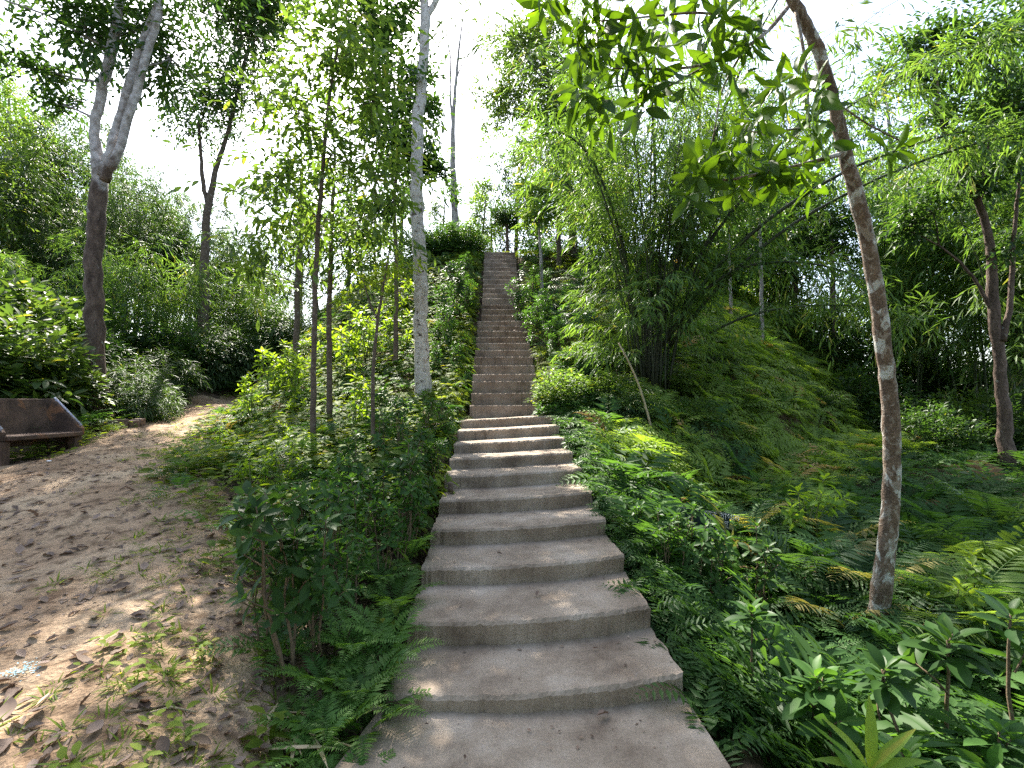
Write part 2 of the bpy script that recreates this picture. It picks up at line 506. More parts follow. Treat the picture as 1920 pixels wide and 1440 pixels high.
def fronds(mb, base, az, length, rise, n=22, pl=.22, width=1.0, tpl=T_PINNA, droop=.9, rach=.006, tint=None, start=.15):
    """arching feather leaves: a rib with a row of leaflets on both sides"""
    for i in range(len(az)):
        a = az[i]; Ln = length[i]
        h = np.array([math.cos(a), math.sin(a), 0.])
        sd = np.array([-math.sin(a), math.cos(a), 0.])
        t = np.linspace(0, 1, n)
        ang = rise[i] - droop * t ** 1.3 * (1 + .3 * rng.random())
        st = Ln / n
        pt = base[i] + np.cumsum(np.cos(ang) * st)[:, None] * h + np.cumsum(np.sin(ang) * st)[:, None] * np.array([0, 0, 1.]) + (np.sin(t * 2 + rng.random() * 6) * .04 * Ln)[:, None] * sd
        tg = unit(np.gradient(pt, axis=0))
        if rach:
            q = np.concatenate([base[i][None], pt[::3]])
            mb.tube(q, np.linspace(rach, rach * .3, len(q)), 3, .3, cap=False)
        k = t > start
        env = np.clip(np.minimum((t - start + .06) / .22, (1.04 - t) / .62), .05, 1) ** .8
        nrm = unit(np.cross(sd[None], tg) * -1)
        nrm = np.where(nrm[:, 2:] < 0, -nrm, nrm)
        tv = (1.34 if rng.random() < .07 else rng.random() * .95) if tint is None else tint
        for sg in (1, -1):
            dd = sd * sg * width + tg * .45 + nrm * .08 + rv(n, .07)
            leaves(mb, tpl, pt[k], dd[k], (nrm + rv(n, .12))[k], (pl * Ln * env * (.9 + .2 * rng.random(n)))[k],
                   np.clip(tv * .75 + .25 * rng.random(int(k.sum())), 0, 1))
    return mb


# ------------------------------------------------------------------ plants used many times
def fern_proto(nf, L, n, pl, mat, name='fern', droop=1.1, rise=(.7, 1.25), width=1.0, tpl=T_PINNA, rach=.005):
    mb = MB()
    az = np.arange(nf) * 2 * math.pi / nf + rng.random(nf) * .7
    fronds(mb, np.zeros((nf, 3)) + rv(nf, .02) * [1, 1, 0], az, L * (.65 + .5 * rng.random(nf)), rise[0] + (rise[1] - rise[0]) * rng.random(nf), n, pl, width, tpl, droop, rach)
    return Proto(name, 'fern', [('fern', mb.mesh('fern', mat))])


FERN = [fern_proto(k, .62, 26, .24, M['fern']) for k in (7, 9, 8)]
FERN_L = [fern_proto(k, .62, 26, .24, M['fern_light']) for k in (8, 10)]
FERN_S = [fern_proto(k, .42, 22, .26, M['fern'], droop=1.0, rise=(.4, 1.0)) for k in (6, 7)]
M['palm_sun_tint'] = leaf_mat('sun_tinted_palm_frond', (.065, .125, .03), (.15, .215, .05), (.24, .2, .07), tr=.45, rough=.5, spec=.25)  # yellow-green species, lightened further in place of sun on the right-edge palms
PALM = []
for k in (6, 8, 9):
    p_ = fern_proto(k, 1.15, 26, .30, M['palm_sun_tint' if k == 9 else 'palm'], 'feather_palm', droop=1.25, rise=(.9, 1.4), tpl=leaf_tpl(.12, 3, .2, .25, .35), rach=.009)
    p_.cat = 'palm'; PALM.append(p_)


def shrub_proto(ns, h, L, nl, mat, name='shrub', spread=.3, tpl=T_OVAL4, bare=.45, extra=2, stem='stem', rr=.008):
    st, fo = MB(), MB()
    for i in range(ns):
        a = rng.random() * 6.28
        top = np.array([math.cos(a) * spread * rng.random() ** .5, math.sin(a) * spread * rng.random() ** .5, h * (.7 + .38 * rng.random())])
        b = np.array([top[0] * .25, top[1] * .25, -.05])
        mid = (b + top) / 2 + rv(1, .04)[0]
        pts = np.array([b, (b + mid) / 2 + rv(1, .015)[0], mid, (mid + top) / 2 + rv(1, .015)[0], top])
        st.tube(pts, np.linspace(rr * 1.3, rr * .5, 5), 5)
        whorls(fo, tpl, top[None], (top - mid + [0, 0, .1])[None], nl, L)
        for e in range(extra):
            t = bare + (1 - bare) * rng.random() * .85
            q = b + (top - b) * t
            dr = unit(np.array([math.cos(a + rng.normal() * 1.2), math.sin(a + rng.normal() * 1.2), .9]))
            tip = q + dr * h * (.12 + .12 * rng.random())
            st.tube([q, (q + tip) / 2 + rv(1, .01)[0], tip], [rr * .6, rr * .5, rr * .35], 4)
            whorls(fo, tpl, tip[None], dr[None], max(5, nl - 3), L * .9)
    return Proto(name, 'shrub', [('stem', st.mesh('stem', M[stem])), ('foliage', fo.mesh('foliage', mat))])


SHRUB = [shrub_proto(k, 1.0, .135, 10, M['glossy'], spread=.26, bare=.42, extra=e) for k, e in ((4, 4), (5, 3), (4, 3), (6, 3))]
SHRUB_LOW = [shrub_proto(k, .55, .12, 10, M['glossy'], spread=.24, bare=.2, extra=3) for k in (5, 7)]
SHRUB_Y = [shrub_proto(k, .8, .13, 9, M['young'], spread=.3, bare=.25, extra=3, stem='green_stem') for k in (4, 6)]
ROSETTE = [shrub_proto(1, 1.0, .2, 13, M['glossy'], spread=.1, bare=.6, extra=k, rr=.011) for k in (1, 2, 3)]
COLUMN = [shrub_proto(k, 1.5, .16, 9, M['glossy'], spread=.22, bare=.12, extra=11) for k in (4, 5)]


def bush_proto(rx, rz, nt, tpl, L, mat, n=5, tl=.25, name='bush', droop=.2, stems=7):
    st, fo = MB(), MB()
    p = unit(rv(nt)) * (rng.random(nt) ** .4)[:, None]
    lum = 1 + .25 * wob(p[:, 0] * 2, p[:, 1] * 2 + p[:, 2] * 3, 1.2, rng.random() * 9)
    p = p * lum[:, None] * [rx, rx, rz]
    p[:, 2] = np.abs(p[:, 2] + rz * .7)
    d = p - [0, 0, rz * .4] + rv(nt, .3 * rx)
    sprays(fo, tpl, p - unit(d) * tl * .5, d, n, tl, L, droop=droop)
    for i in range(stems):
        q = p[rng.integers(nt)]
        st.tube([[q[0] * .1, q[1] * .1, -.05], q * [.5, .5, .6] + rv(1, .05)[0], q], [.02, .012, .006], 4)
    return Proto(name, 'bush', [('stem', st.mesh('stem', M['stem'])), ('foliage', fo.mesh('foliage', mat))])


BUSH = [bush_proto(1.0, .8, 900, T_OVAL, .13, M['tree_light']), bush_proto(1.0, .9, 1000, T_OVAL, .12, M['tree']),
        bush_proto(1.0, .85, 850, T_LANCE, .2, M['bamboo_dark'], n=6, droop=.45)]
BROAD = bush_proto(1.0, 1.0, 650, T_OVAL4, .17, M['tree_yellow'], n=5)
HEDGE = bush_proto(1.0, .8, 1300, T_OVAL, .1, M['tree'], n=6)


def bamboo_proto(nc, h, spread, lean, mat, cul, nspray=16, L=.2, r=.022, name='bamboo_clump', first=.22, n=7):
    parts = []; fo = MB()
    for i in range(nc):
        a = rng.random() * 6.28
        le = lean * (.25 + rng.random())
        hh = h * (.7 + .4 * rng.random())
        b = np.array([math.cos(a), math.sin(a), 0]) * spread * rng.random()
        t = np.linspace(0, 1, 13)
        out = np.array([math.cos(a + rng.normal() * .5), math.sin(a + rng.normal() * .5), 0])
        pts = b + out * (le * hh * (.25 * t + .75 * t ** 2.6))[:, None] + np.array([0, 0, 1.]) * (hh * (t - .16 * le * t ** 4 * 3))[:, None]
        parts.append(('culm', MB().tube(pts, r * (1 - .8 * t), 5).mesh('culm', cul)))
        tt = first + (1 - first) * rng.random(nspray) ** .8
        q = np.stack([np.interp(tt, t, pts[:, k]) for k in range(3)], 1)
        an = rng.random(nspray) * 6.28
        d = np.stack([np.cos(an), np.sin(an), .15 + rng.normal(size=nspray) * .3], 1) + out * .4
        for rep in range(3):
            dd = d + rv(nspray, .35); tl = .28 + .1 * rep
            st = q + unit(dd) * (.12 + .32 * rep * rng.random(nspray))[:, None] * (1 - .4 * tt)[:, None] * h / 6
            sprays(fo, T_LANCE, st, dd, n, tl, L, open_=.75, droop=.5, jit=.4)
    parts.append(('foliage', fo.mesh('foliage', mat)))
    return Proto(name, 'bamboo', parts)


def crown_pts(blobs, per=14, sig=.26):
    ps, ds, subs = [], [], []
    for (c, r, k) in blobs:
        c = np.asarray(c, float); r = np.asarray(r, float)
        m = max(3, k // per)
        sub = unit(rv(m)) * (rng.random(m) ** .42)[:, None]
        sub = sub * (1 + .18 * rng.normal(size=m))[:, None]
        w = sub[rng.integers(m, size=k)] + rv(k, sig)
        p = c + w * r
        ps.append(p); ds.append((w + [0, 0, .15]) * r / np.max(r) + rv(k, .45)); subs.append((c, c + sub * r))
    return np.concatenate(ps), np.concatenate(ds), subs


def tree_parts(trunks, blobs, tpl, L, n, tl, leaf, bark, sides=10, droop=.25, nb=12, br=.03, per=14, sig=.26, open_=.9):
    tk, cr = MB(), MB()
    joints = []
    for pts, rad in trunks:
        pts = np.asarray(pts, float); rad = np.asarray(rad, float)
        m = len(pts); t = np.linspace(0, m - 1, (m - 1) * 5 + 1)
        # smooth the hand-set points
        q = np.stack([np.interp(t, np.arange(m), pts[:, k]) for k in range(3)], 1)
        for _ in range(3): q[1:-1] = q[1:-1] * .5 + (q[:-2] + q[2:]) * .25
        rr = np.interp(t, np.arange(m), rad)
        q[1:-1] += rv(len(q) - 2, .12) * rr[1:-1, None]
        tk.tube(q, rr, sides, rough=.10)
        joints.append(q[len(q) // 4:])
    joints = np.concatenate(joints)
    if blobs:
        p, d, subs = crown_pts(blobs, per, sig)
        sprays(cr, tpl, p - unit(d) * tl * .5, d, n, tl, L, open_=open_, droop=droop)
        for c, sub in subs:
            j = joints[np.argmin(np.linalg.norm(joints - c + [0, 0, .5], axis=1))]
            if np.linalg.norm(c - j) > .15:
                mid = (c + j) / 2 + rv(1, .06 * np.linalg.norm(c - j))[0]
                tk.tube([j, mid, c], [br, br * .8, br * .6], 5)
            for e in sub[:nb]:
                mid = (c + e) / 2 + rv(1, .08 * np.linalg.norm(c - e))[0]
                tk.tube([c, mid, e], [br * .55, br * .4, br * .2], 4)
    parts = [('trunk', tk.mesh('trunk', bark))]
    if blobs: parts.append(('crown', cr.mesh('crown', leaf)))
    return parts


def tree_proto(h, leaf, bark, rad=.16, crown=.5, width=2.2, k=900, tpl=T_OVAL, L=.17, n=6, nblob=6, name='tree'):
    lean = rng.normal(size=2) * .06 * h
    pts = [(0, 0, -.3), (lean[0] * .3, lean[1] * .3, h * .3), (lean[0] * .8, lean[1] * .8, h * .6), (lean[0], lean[1], h * .92)]
    bl = []
    for i in range(nblob):
        t = crown + (1 - crown) * (i + .5) / nblob
        w = width * (1.15 - .55 * (t - crown) / (1 - crown))
        a = i * 2.4 + rng.random()
        c = (lean[0] * t + math.cos(a) * w * .5, lean[1] * t + math.sin(a) * w * .5, h * t)
        bl.append((c, (w * .72, w * .72, h * (1 - crown) / nblob * 1.15), k // nblob))
    return Proto(name, 'tree', tree_parts([(pts, [rad * 1.2, rad, rad * .7, rad * .25])], bl, tpl, L, n, .42, leaf, bark))


T_A = tree_proto(13, M['tree'], M['bark_grey'], .17, .35, 2.3, 1500)
T_B = tree_proto(12, M['tree_light'], M['bark_grey'], .15, .3, 2.2, 1400)
T_C = tree_proto(11, M['tree_yellow'], M['bark_thin'], .13, .35, 2.0, 1100)
T_D = tree_proto(9, M['tree'], M['bark_thin'], .12, .15, 2.0, 1500)
T_E = tree_proto(7, M['tree_light'], M['bark_thin'], .09, .2, 1.5, 800)
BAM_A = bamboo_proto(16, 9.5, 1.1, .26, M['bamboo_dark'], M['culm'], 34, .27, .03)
BAM_B = bamboo_proto(14, 8, .8, .34, M['bamboo'], M['culm'], 34, .25, .026)
BAM_S = bamboo_proto(9, 4.5, .5, .35, M['bamboo'], M['culm'], 20, .2, .018, first=.1)
# ------------------------------------------------------------------ the staircase
ORD = ['first', 'second', 'third', 'fourth', 'fifth', 'sixth', 'seventh', 'eighth', 'ninth', 'tenth', 'eleventh', 'twelfth', 'thirteenth',
       'fourteenth', 'fifteenth', 'sixteenth', 'seventeenth', 'eighteenth', 'nineteenth', 'twentieth', 'twenty-first', 'twenty-second',
       'twenty-third', 'twenty-fourth', 'twenty-fifth', 'twenty-sixth', 'twenty-seventh', 'twenty-eighth', 'twenty-ninth', 'thirtieth',
       'thirty-first', 'thirty-second', 'thirty-third', 'thirty-fourth', 'thirty-fifth', 'thirty-sixth', 'thirty-seventh']
STEPS = []   # front y, top z, width, cross fall, bow
for d_, z_ in zip((2.93, 3.52, 4.22, 4.89, 5.57, 6.31, 6.99, 7.72, 8.46, 9.25), (.103, .258, .40, .545, .695, .85, .99, 1.135, 1.29, 1.44)):
    STEPS.append((d_, z_, 1.70, .052, .10))
jt = np.random.default_rng(3)
for k in range(12): STEPS.append((9.95 + .462 * k + jt.normal() * .012, 1.70 + .2235 * k + jt.normal() * .011, 1.42 + jt.normal() * .012, .012 + jt.normal() * .009, .02))
for k in range(15): STEPS.append((15.45 + .345 * k + jt.normal() * .01, 4.40 + .243 * k + jt.normal() * .01, 1.24 + jt.normal() * .012, .004 + jt.normal() * .009, .015))


def block(y0, y1, top, w, fall, bow, thick, amp=1.0, left_rag=0.0):
    """a cast concrete step: bowed, chipped front edge, worn top"""
    nx, ny = 81, 9
    u = np.linspace(-1, 1, nx)
    sd = rng.random() * 50
    ch = (wob(u * 5 + sd, u * 0 + sd, 1.6) * .007 + rng.normal(size=nx) * .0022) * amp
    fy = y0 - bow * (1 - u ** 2) + bow * .35 + ch
    for _ in range(rng.integers(2, 6)):   # chips out of the edge
        fy = fy + .022 * rng.random() * amp * np.exp(-((u - rng.uniform(-1, 1)) / (.015 + .03 * rng.random())) ** 2)
    rows = []
    X = STX + u * w / 2
    zt = top + (X - STX) * fall

    def row(y, z, xs=None): rows.append(np.stack([X if xs is None else xs, y, z], 1))
    row(fy + .03, zt - thick)
    row(fy + .012 + ch * .5, zt - min(.10, thick * .5) + wob(u * 5, u * 3 + sd, 2) * .006)
    row(fy + .002, zt - .022 + rng.normal(size=nx) * .003 * amp)
    row(fy + .016 + np.abs(rng.normal(size=nx)) * .006 * amp, zt - .002 + rng.normal(size=nx) * .002)
    for j in range(1, ny):
        y = fy + .016 + (y1 - fy - .016) * j / (ny - 1)
        row(y, zt + (wob(X * 3 + sd, y * 3, 1.1) * .006 - .004) * (1 if j < ny - 1 else 0))
    row(np.full(nx, y1), zt - thick)
    v = np.stack(rows)
    m = len(rows)
    if left_rag:
        yy = v[:, :, 1]
        g = np.clip((-u - .55) / .45, 0, 1)[None]
        v[:, :, 0] += g * (wob(yy * 1.5, yy * .6, 2.0) * .07 - left_rag * np.clip((2.9 - yy), 0, .6))
    v[:, 0, 0] += rng.normal(size=m) * .006; v[:, -1, 0] += rng.normal(size=m) * .006
    idx = np.arange(m * nx).reshape(m, nx)
    a, b, c, d = idx[:-1, :-1].ravel(), idx[:-1, 1:].ravel(), idx[1:, 1:].ravel(), idx[1:, :-1].ravel()
    f = [np.stack([a, b, c], 1), np.stack([a, c, d], 1)]
    V = v.reshape(-1, 3)
    for col, flip in ((0, False), (nx - 1, True)):
        cc = len(V); V = np.concatenate([V, v[:, col].mean(0)[None] - [0, 0, .1]])
        e = idx[:, col]
        tri = np.stack([e, np.roll(e, -1), np.full(m, cc)], 1)
        f.append(tri[:, ::-1] if not flip else tri)
    return V, np.concatenate(f)


stairs = thing('staircase', 'long straight concrete staircase climbing the wooded hill, wider at the bottom', 'staircase', (0, 0, 0))
V, f = block(-3.0, 3.1, .0, 1.72, .02, .0, .5, left_rag=.35)
me = mk_mesh('landing_slab', V, f, M['concrete'], smooth=False); link('landing_slab', me, stairs)
for i, (y0, z, w, fall, bow) in enumerate(STEPS):
    y1 = STEPS[i + 1][0] + .05 if i + 1 < len(STEPS) else y0 + 1.6
    w2 = w + rng.uniform(-.02, .02)
    if i == 9: y1 += .02
    V, f = block(y0, y1, z, w2, fall, bow, .62 if i < 10 else .5, 1.0 if i < 10 else .8)
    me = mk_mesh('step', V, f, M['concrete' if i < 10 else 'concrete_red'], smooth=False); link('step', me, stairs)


def box(mb, c, s, rot=None, bev=.012, sub=1, tint=.5):
    """a box with chamfered edges"""
    c = np.asarray(c, float); h = np.asarray(s, float) / 2
    b = min(bev, h.min() * .5)
    v = []; f = []
    def vid(p):
        v.append(p); return len(v) - 1
    faces = {}
    for ax in range(3):
        for sg in (-1, 1):
            a1, a2 = [(1, 2), (2, 0), (0, 1)][ax]
            q = []
            for s1, s2 in ((-1, -1), (1, -1), (1, 1), (-1, 1)):
                p = np.zeros(3); p[ax] = sg * h[ax]; p[a1] = s1 * (h[a1] - b); p[a2] = s2 * (h[a2] - b)
                q.append(vid(p)); faces[(ax, sg, a1, s1, a2, s2)] = q[-1]
            if sg < 0: q = q[::-1]
            f += [(q[0], q[1], q[2]), (q[0], q[2], q[3])]
    vv = np.array(v)
    # chamfers and corners through a hull of near points
    import itertools
    def find(ax, sg, others):
        for (A, S, a1, s1, a2, s2), i in faces.items():
            if A == ax and S == sg and {(a1, s1), (a2, s2)} == others: return i
    for a, b_ in ((0, 1), (1, 2), (0, 2)):
        cax = 3 - a - b_
        for sa in (-1, 1):
            for sb in (-1, 1):
                p = [find(a, sa, {(b_, sb), (cax, -1)}), find(a, sa, {(b_, sb), (cax, 1)}), find(b_, sb, {(a, sa), (cax, 1)}), find(b_, sb, {(a, sa), (cax, -1)})]
                f += [(p[0], p[1], p[2]), (p[0], p[2], p[3])]
    for sa in (-1, 1):
        for sb in (-1, 1):
            for sc in (-1, 1):
                f.append((find(0, sa, {(1, sb), (2, sc)}), find(1, sb, {(0, sa), (2, sc)}), find(2, sc, {(0, sa), (1, sb)})))
    # outward winding
    ff = []
    for t in f:
        A, B, C = vv[list(t)]
        n = np.cross(B - A, C - A)
        ff.append(t if np.dot(n, A + B + C) >= 0 else t[::-1])
    if rot is not None: vv = vv @ np.asarray(rot).T
    return mb.add(vv + c, ff)


def part(parent, name, mat, fn, smooth=False):
    mb = MB(); fn(mb)
    return link(name, mb.mesh(name, mat, smooth), parent)


# ------------------------------------------------------------------ the bench: its seat runs along y, it faces +x
bz = Hs(-7.6, 8.7) - .02
bench = thing('bench', 'stained concrete bench with sloping solid sides beside the dirt path', 'bench', (-7.42, 8.05, bz), R(-1.5))
part(bench, 'seat', M['riser'], lambda m: box(m, (-.24, .66, .40), (.56, 1.36, .075)))
part(bench, 'backrest', M['riser'], lambda m: box(m, (-.56, .66, .62), (.08, 1.2, .80), rot=np.array([[.993, 0, -.12], [0, 1, 0], [.12, 0, .993]])))


def side_panel(mb, y):
    pr = [(-.02, .37), (-.02, .50), (-.55, 1.03), (-.64, 1.03), (-.60, -.08), (-.16, -.08), (-.16, .37)]
    n = len(pr); v = [(x, y - .05, z) for x, z in pr] + [(x, y + .05, z) for x, z in pr]
    f = []
    for k in range(n):
        j = (k + 1) % n
        f += [(k, j, n + j), (k, n + j, n + k)]
    for tri in ((0, 1, 6), (1, 2, 6), (2, 3, 4), (2, 4, 6), (4, 5, 6)):
        f += [tri[::-1], tuple(n + q for q in tri)]
    mb.add(v, f)


for y in (-.06, 1.38):
    part(bench, 'side_panel', M['riser'], lambda m: side_panel(m, y))
    part(bench, 'leg', M['riser'], lambda m: box(m, (-.09, y + (.06 if y < 0 else -.06), .13), (.13, .15, .455)))
    part(bench, 'armrest_rail', M['metal'], lambda m: (m.tube([(-.03, y, .545), (-.53, y, 1.045)], .017, 8),
                                                       m.tube([(-.05, y + .001, .50), (-.06, y + .001, .56)], .012, 6), m.tube([(-.5, y, .96), (-.51, y, 1.02)], .012, 6)), True)
pb = P(203, 779, 10.9); pb[2] = Hs(pb[0], pb[1])
ring = thing('brick_planter', 'broken low brick ring at the foot of the tall forked tree', 'planter', pb)
for k in range(7):
    a = -1.9 + k * .42
    part(ring, 'edging_stone', M['brick'], lambda m: box(m, (math.cos(a) * .62 - .35, math.sin(a) * .5 + .45, .06 + .03 * (k % 2)), (.2, .24, .3), rot=np.array([[math.cos(a), -math.sin(a), .03], [math.sin(a), math.cos(a), 0], [0, .05, 1]])))

# ------------------------------------------------------------------ the sign
sp = P(1314, 984, 5.1)
sign = thing('sign', 'dark board with white Bengali lettering sunk among shrubs right of the steps', 'sign', (sp[0], sp[1], Hs(sp[0], sp[1])), R(-6))
sz = sp[2] - Hs(sp[0], sp[1])
tl = np.array([[math.cos(.12), 0, math.sin(.12)], [0, 1, 0], [-math.sin(.12), 0, math.cos(.12)]])
part(sign, 'board', M['sign'], lambda m: box(m, (0, 0, sz), (.55, .022, .30), rot=tl, bev=.004))
for x in (-.2, .2): part(sign, 'post', M['stem'], lambda m: m.tube([(x, .03, -.25), (x, .03, sz + .1)], .018, 7))
bpy.context.view_layer.update()
for ln, (txt, x, z, s) in enumerate(((u'\u09a8\u09c7\u09b0 \u09ac\u09be\u0997\u09be\u09a8', .02, .088, .085), (u'\u09aa\u09be', -.265, .055, .08), (u'\u09b0\u099a\u09bf\u09a4 \u09b8\u09c2', .03, .02, .075),
                                     (u'\u0996\u09be\u09b8\u09bf', -.19, -.085, .085), (u'\u0997\u09be\u09b0 \u09aa\u09be\u09a8', .0, -.05, .07), (u'\u09aa\u09c1\u099e\u09cd\u099c\u09bf', .0, -.13, .075))):
    # the vowel sign i stands before its consonant on the board
    t2 = txt
    for con in (u'\u099a', u'\u09b8', u'\u099c'): t2 = t2.replace(con + u'\u09bf', u'\u09bf' + con)
    t2 = t2.replace(u'\u09a8\u09c7', u'\u09c7\u09a8').replace(u'\u099e\u09cd', u'\u099e')
    cu = bpy.data.curves.new('lettering', 'FONT'); cu.body = t2; cu.size = s; cu.extrude = .001
    to = bpy.data.objects.new('lettering_curve', cu); COL.objects.link(to)
    bpy.context.view_layer.update()
    me = bpy.data.meshes.new_from_object(to.evaluated_get(bpy.context.evaluated_depsgraph_get()))
    bpy.data.objects.remove(to)
    me.materials.clear(); me.materials.append(M['white'])
    o = link('lettering', me, sign)
    o.rotation_euler = (R(90), .12, 0)
    o.location = (x, -.0165, sz + z)

# ------------------------------------------------------------------ single trees set by hand


def px_tree(name, label, cat, trunks, blobs, leaf, bark, tpl=T_OVAL, L=.16, n=6, tl=.4, group=None, **kw):
    tr = []
    for pts in trunks:
        q = np.array([P(a, b, d) for a, b, d, w in pts]); r = np.array([w * d / F / 2 / math.hypot(1, (a - 960) / F) for a, b, d, w in pts])
        tr.append([q, r])
    b0 = tr[0][0][0]
    gz = Hs(b0[0], b0[1])
    base = np.array([b0[0], b0[1], min(gz, b0[2])])
    q, r = tr[0]
    if q[0][2] > gz - .1:
        tr[0] = [np.concatenate([[[b0[0], b0[1], gz - .25]], q]), np.concatenate([[r[0] * 1.3], r])]
    bl = []
    for b in blobs:
        px, py, d, rx, ry, k = b[:6]
        df = b[6] if len(b) > 6 else .8
        bl.append((P(px, py, d) - base, np.array([rx * d / F, rx * d / F * df, ry * d / F]), k))
    parts = tree_parts([(q - base, r) for q, r in tr], bl, tpl, L, n, tl, leaf, bark, **kw)
    o = thing(name, label, cat, base, group=group)
    for nme, me in parts: link(nme, me, o)
    return o


px_tree('forked_tree', 'tall dark-trunked tree behind the bench, forking low into pale limbs', 'tree',
        [[(180, 775, 12, 62), (180, 700, 12, 44), (176, 560, 12, 38), (178, 450, 12, 36), (184, 360, 12, 37), (188, 320, 12, 30), (174, 255, 12, 21), (190, 170, 12, 22), (208, 100, 12, 22), (230, -20, 12, 18), (245, -150, 12, 14)],
         [(190, 330, 11.95, 24), (206, 290, 11.9, 22), (228, 210, 11.9, 21), (250, 130, 11.9, 19), (272, 70, 11.9, 17), (305, -10, 11.9, 15), (330, -150, 11.9, 12)],
         [(196, 340, 11.85, 22), (220, 290, 11.8, 19), (242, 215, 11.8, 19), (262, 150, 11.8, 18), (282, 80, 11.8, 16), (300, 20, 11.8, 14), (310, -120, 11.8, 12)]],
        [(80, 130, 12.5, 65, 50, 120), (165, 60, 12, 80, 70, 200), (255, 60, 12.3, 65, 85, 170), (110, 195, 12.4, 40, 25, 45), (320, 110, 12.3, 60, 80, 130), (70, -90, 12, 190, 80, 200), (280, -140, 12, 230, 110, 320), (60, -280, 11, 330, 120, 300), (-160, -60, 11, 200, 150, 260), (400, -230, 12, 200, 100, 200)],
        M['tree'], M['bark_fork'], T_OVAL4, .18, 6, .45, br=.03, sides=14, per=9, sig=.32)
px_tree('leaning_tree', 'slim forked tree with a dense crown standing above the end of the path', 'tree',
        [[(383, 560, 19, 20), (384, 480, 19, 18), (392, 380, 19, 15), (404, 320, 19, 11), (420, 270, 19, 9), (440, 200, 19, 8), (462, 100, 19, 6)], [(390, 385, 19, 10), (380, 340, 19, 9), (376, 280, 19, 7), (372, 220, 19, 5)]],
        [(450, 60, 19, 85, 90, 620), (380, 215, 19, 75, 60, 380), (440, 160, 19, 85, 55, 400), (480, -20, 19, 90, 60, 350), (380, -70, 19, 120, 70, 500), (500, 20, 19, 60, 50, 200)],
        M['tree'], M['bark_thin'], T_OVAL, .19, 6, .5)
px_tree('sapling', 'slender dark sapling with drooping long leaves growing on the bank left of the steps', 'tree',
        [[(587, 815, 8.2, 12), (588, 700, 8.2, 11), (590, 560, 8.2, 10), (596, 430, 8.2, 9), (604, 330, 8.2, 8), (612, 230, 8.2, 7), (622, 150, 8.2, 5), (640, 60, 8.2, 4)]],
        [(640, 110, 8.2, 100, 70, 120), (560, 210, 8.2, 85, 70, 85), (700, 190, 8.3, 75, 65, 85), (620, 290, 8.2, 130, 70, 110), (520, 330, 8.1, 80, 50, 60), (710, 330, 8.4, 80, 70, 75), (610, 410, 8.2, 110, 50, 60), (650, 20, 8.2, 80, 35, 60)],
        M['tree_light'], M['bark_thin'], leaf_tpl(.36, 5, .2, .2, .5), .165, 5, .42, br=.012, droop=.22, per=6, sig=.38)
px_tree('sapling', 'second slender sapling just uphill of the dark one, bare below and leafy above', 'tree',
        [[(618, 722, 9.6, 11), (617, 600, 9.6, 10), (620, 480, 9.6, 9), (624, 380, 9.6, 7), (628, 280, 9.6, 5)]],
        [(690, 400, 9.6, 85, 70, 80), (670, 490, 9.6, 90, 45, 60), (550, 430, 9.6, 75, 40, 45), (490, 480, 9.6, 80, 50, 60)],
        M['tree_light'], M['bark_thin'], T_LONG, .19, 6, .4, br=.012, droop=.45, per=6, sig=.33)
px_tree('thin_tree', 'thin grey-stemmed sapling with few twigs between the shrubs and the pale trunk', 'tree',
        [[(700, 812, 7.6, 8), (698, 700, 7.6, 7), (708, 600, 7.6, 6), (718, 540, 7.6, 5), (730, 470, 7.6, 3)], [(708, 600, 7.6, 4), (690, 560, 7.6, 3), (680, 520, 7.6, 2)]],
        [(720, 500, 7.6, 55, 40, 40), (690, 540, 7.6, 40, 25, 22)], M['weed'], M['bark_thin'], T_OVAL4, .09, 5, .25, br=.006)
px_tree('thin_tree', 'thin reddish trunk showing against the bright gap behind the two saplings', 'tree',
        [[(557, 585, 15, 11), (557, 520, 15, 10), (562, 440, 15, 9), (566, 330, 15, 6)]],
        [(540, 400, 15, 75, 50, 90), (490, 510, 15, 60, 30, 60), (600, 340, 15, 80, 60, 110)], M['tree_light'], M['bark_thin'], T_OVAL, .17, 6, .4)
px_tree('pale_tree', 'straight pale-barked tree with knots standing just left of the steps', 'tree',
        [[(793, 700, 10.6, 30), (790, 620, 10.6, 26), (788, 520, 10.6, 26), (784, 420, 10.6, 25), (780, 340, 10.6, 24), (783, 250, 10.6, 22), (789, 170, 10.6, 20), (795, 90, 10.6, 19), (800, 30, 10.6, 20), (792, -20, 10.6, 12), (780, -120, 10.6, 10)],
         [(800, 30, 10.6, 13), (815, 5, 10.6, 11), (850, -60, 10.6, 9)]],
        [(800, 145, 10.6, 40, 30, 26), (775, 60, 10.6, 30, 30, 18), (740, 110, 10.8, 45, 40, 45), (770, 180, 11, 60, 50, 80), (800, -90, 10.6, 100, 50, 90)],
        M['tree'], M['bark_pale'], T_OVAL, .15, 5, .35, br=.012, sides=16)
px_tree('leafy_tree', 'leafy tree with a crooked thin trunk just behind the pale-barked tree', 'tree',
        [[(742, 620, 12.2, 9), (744, 500, 12.2, 8), (738, 380, 12.2, 7), (749, 270, 12.2, 6), (738, 150, 12.2, 4)]],
        [(725, 150, 11.8, 70, 70, 220), (750, 270, 11.8, 68, 65, 230), (700, 240, 12, 55, 70, 140), (735, 375, 12.2, 60, 50, 130), (810, 330, 12.2, 40, 45, 110), (660, 430, 12, 50, 40, 90), (800, 230, 12, 32, 40, 90), (685, 65, 11.6, 62, 60, 150), (740, 30, 11.6, 45, 35, 60), (700, -60, 11.6, 80, 50, 280)],
        M['tree'], M['bark_thin'], T_OVAL4, .15, 6, .36, br=.012)
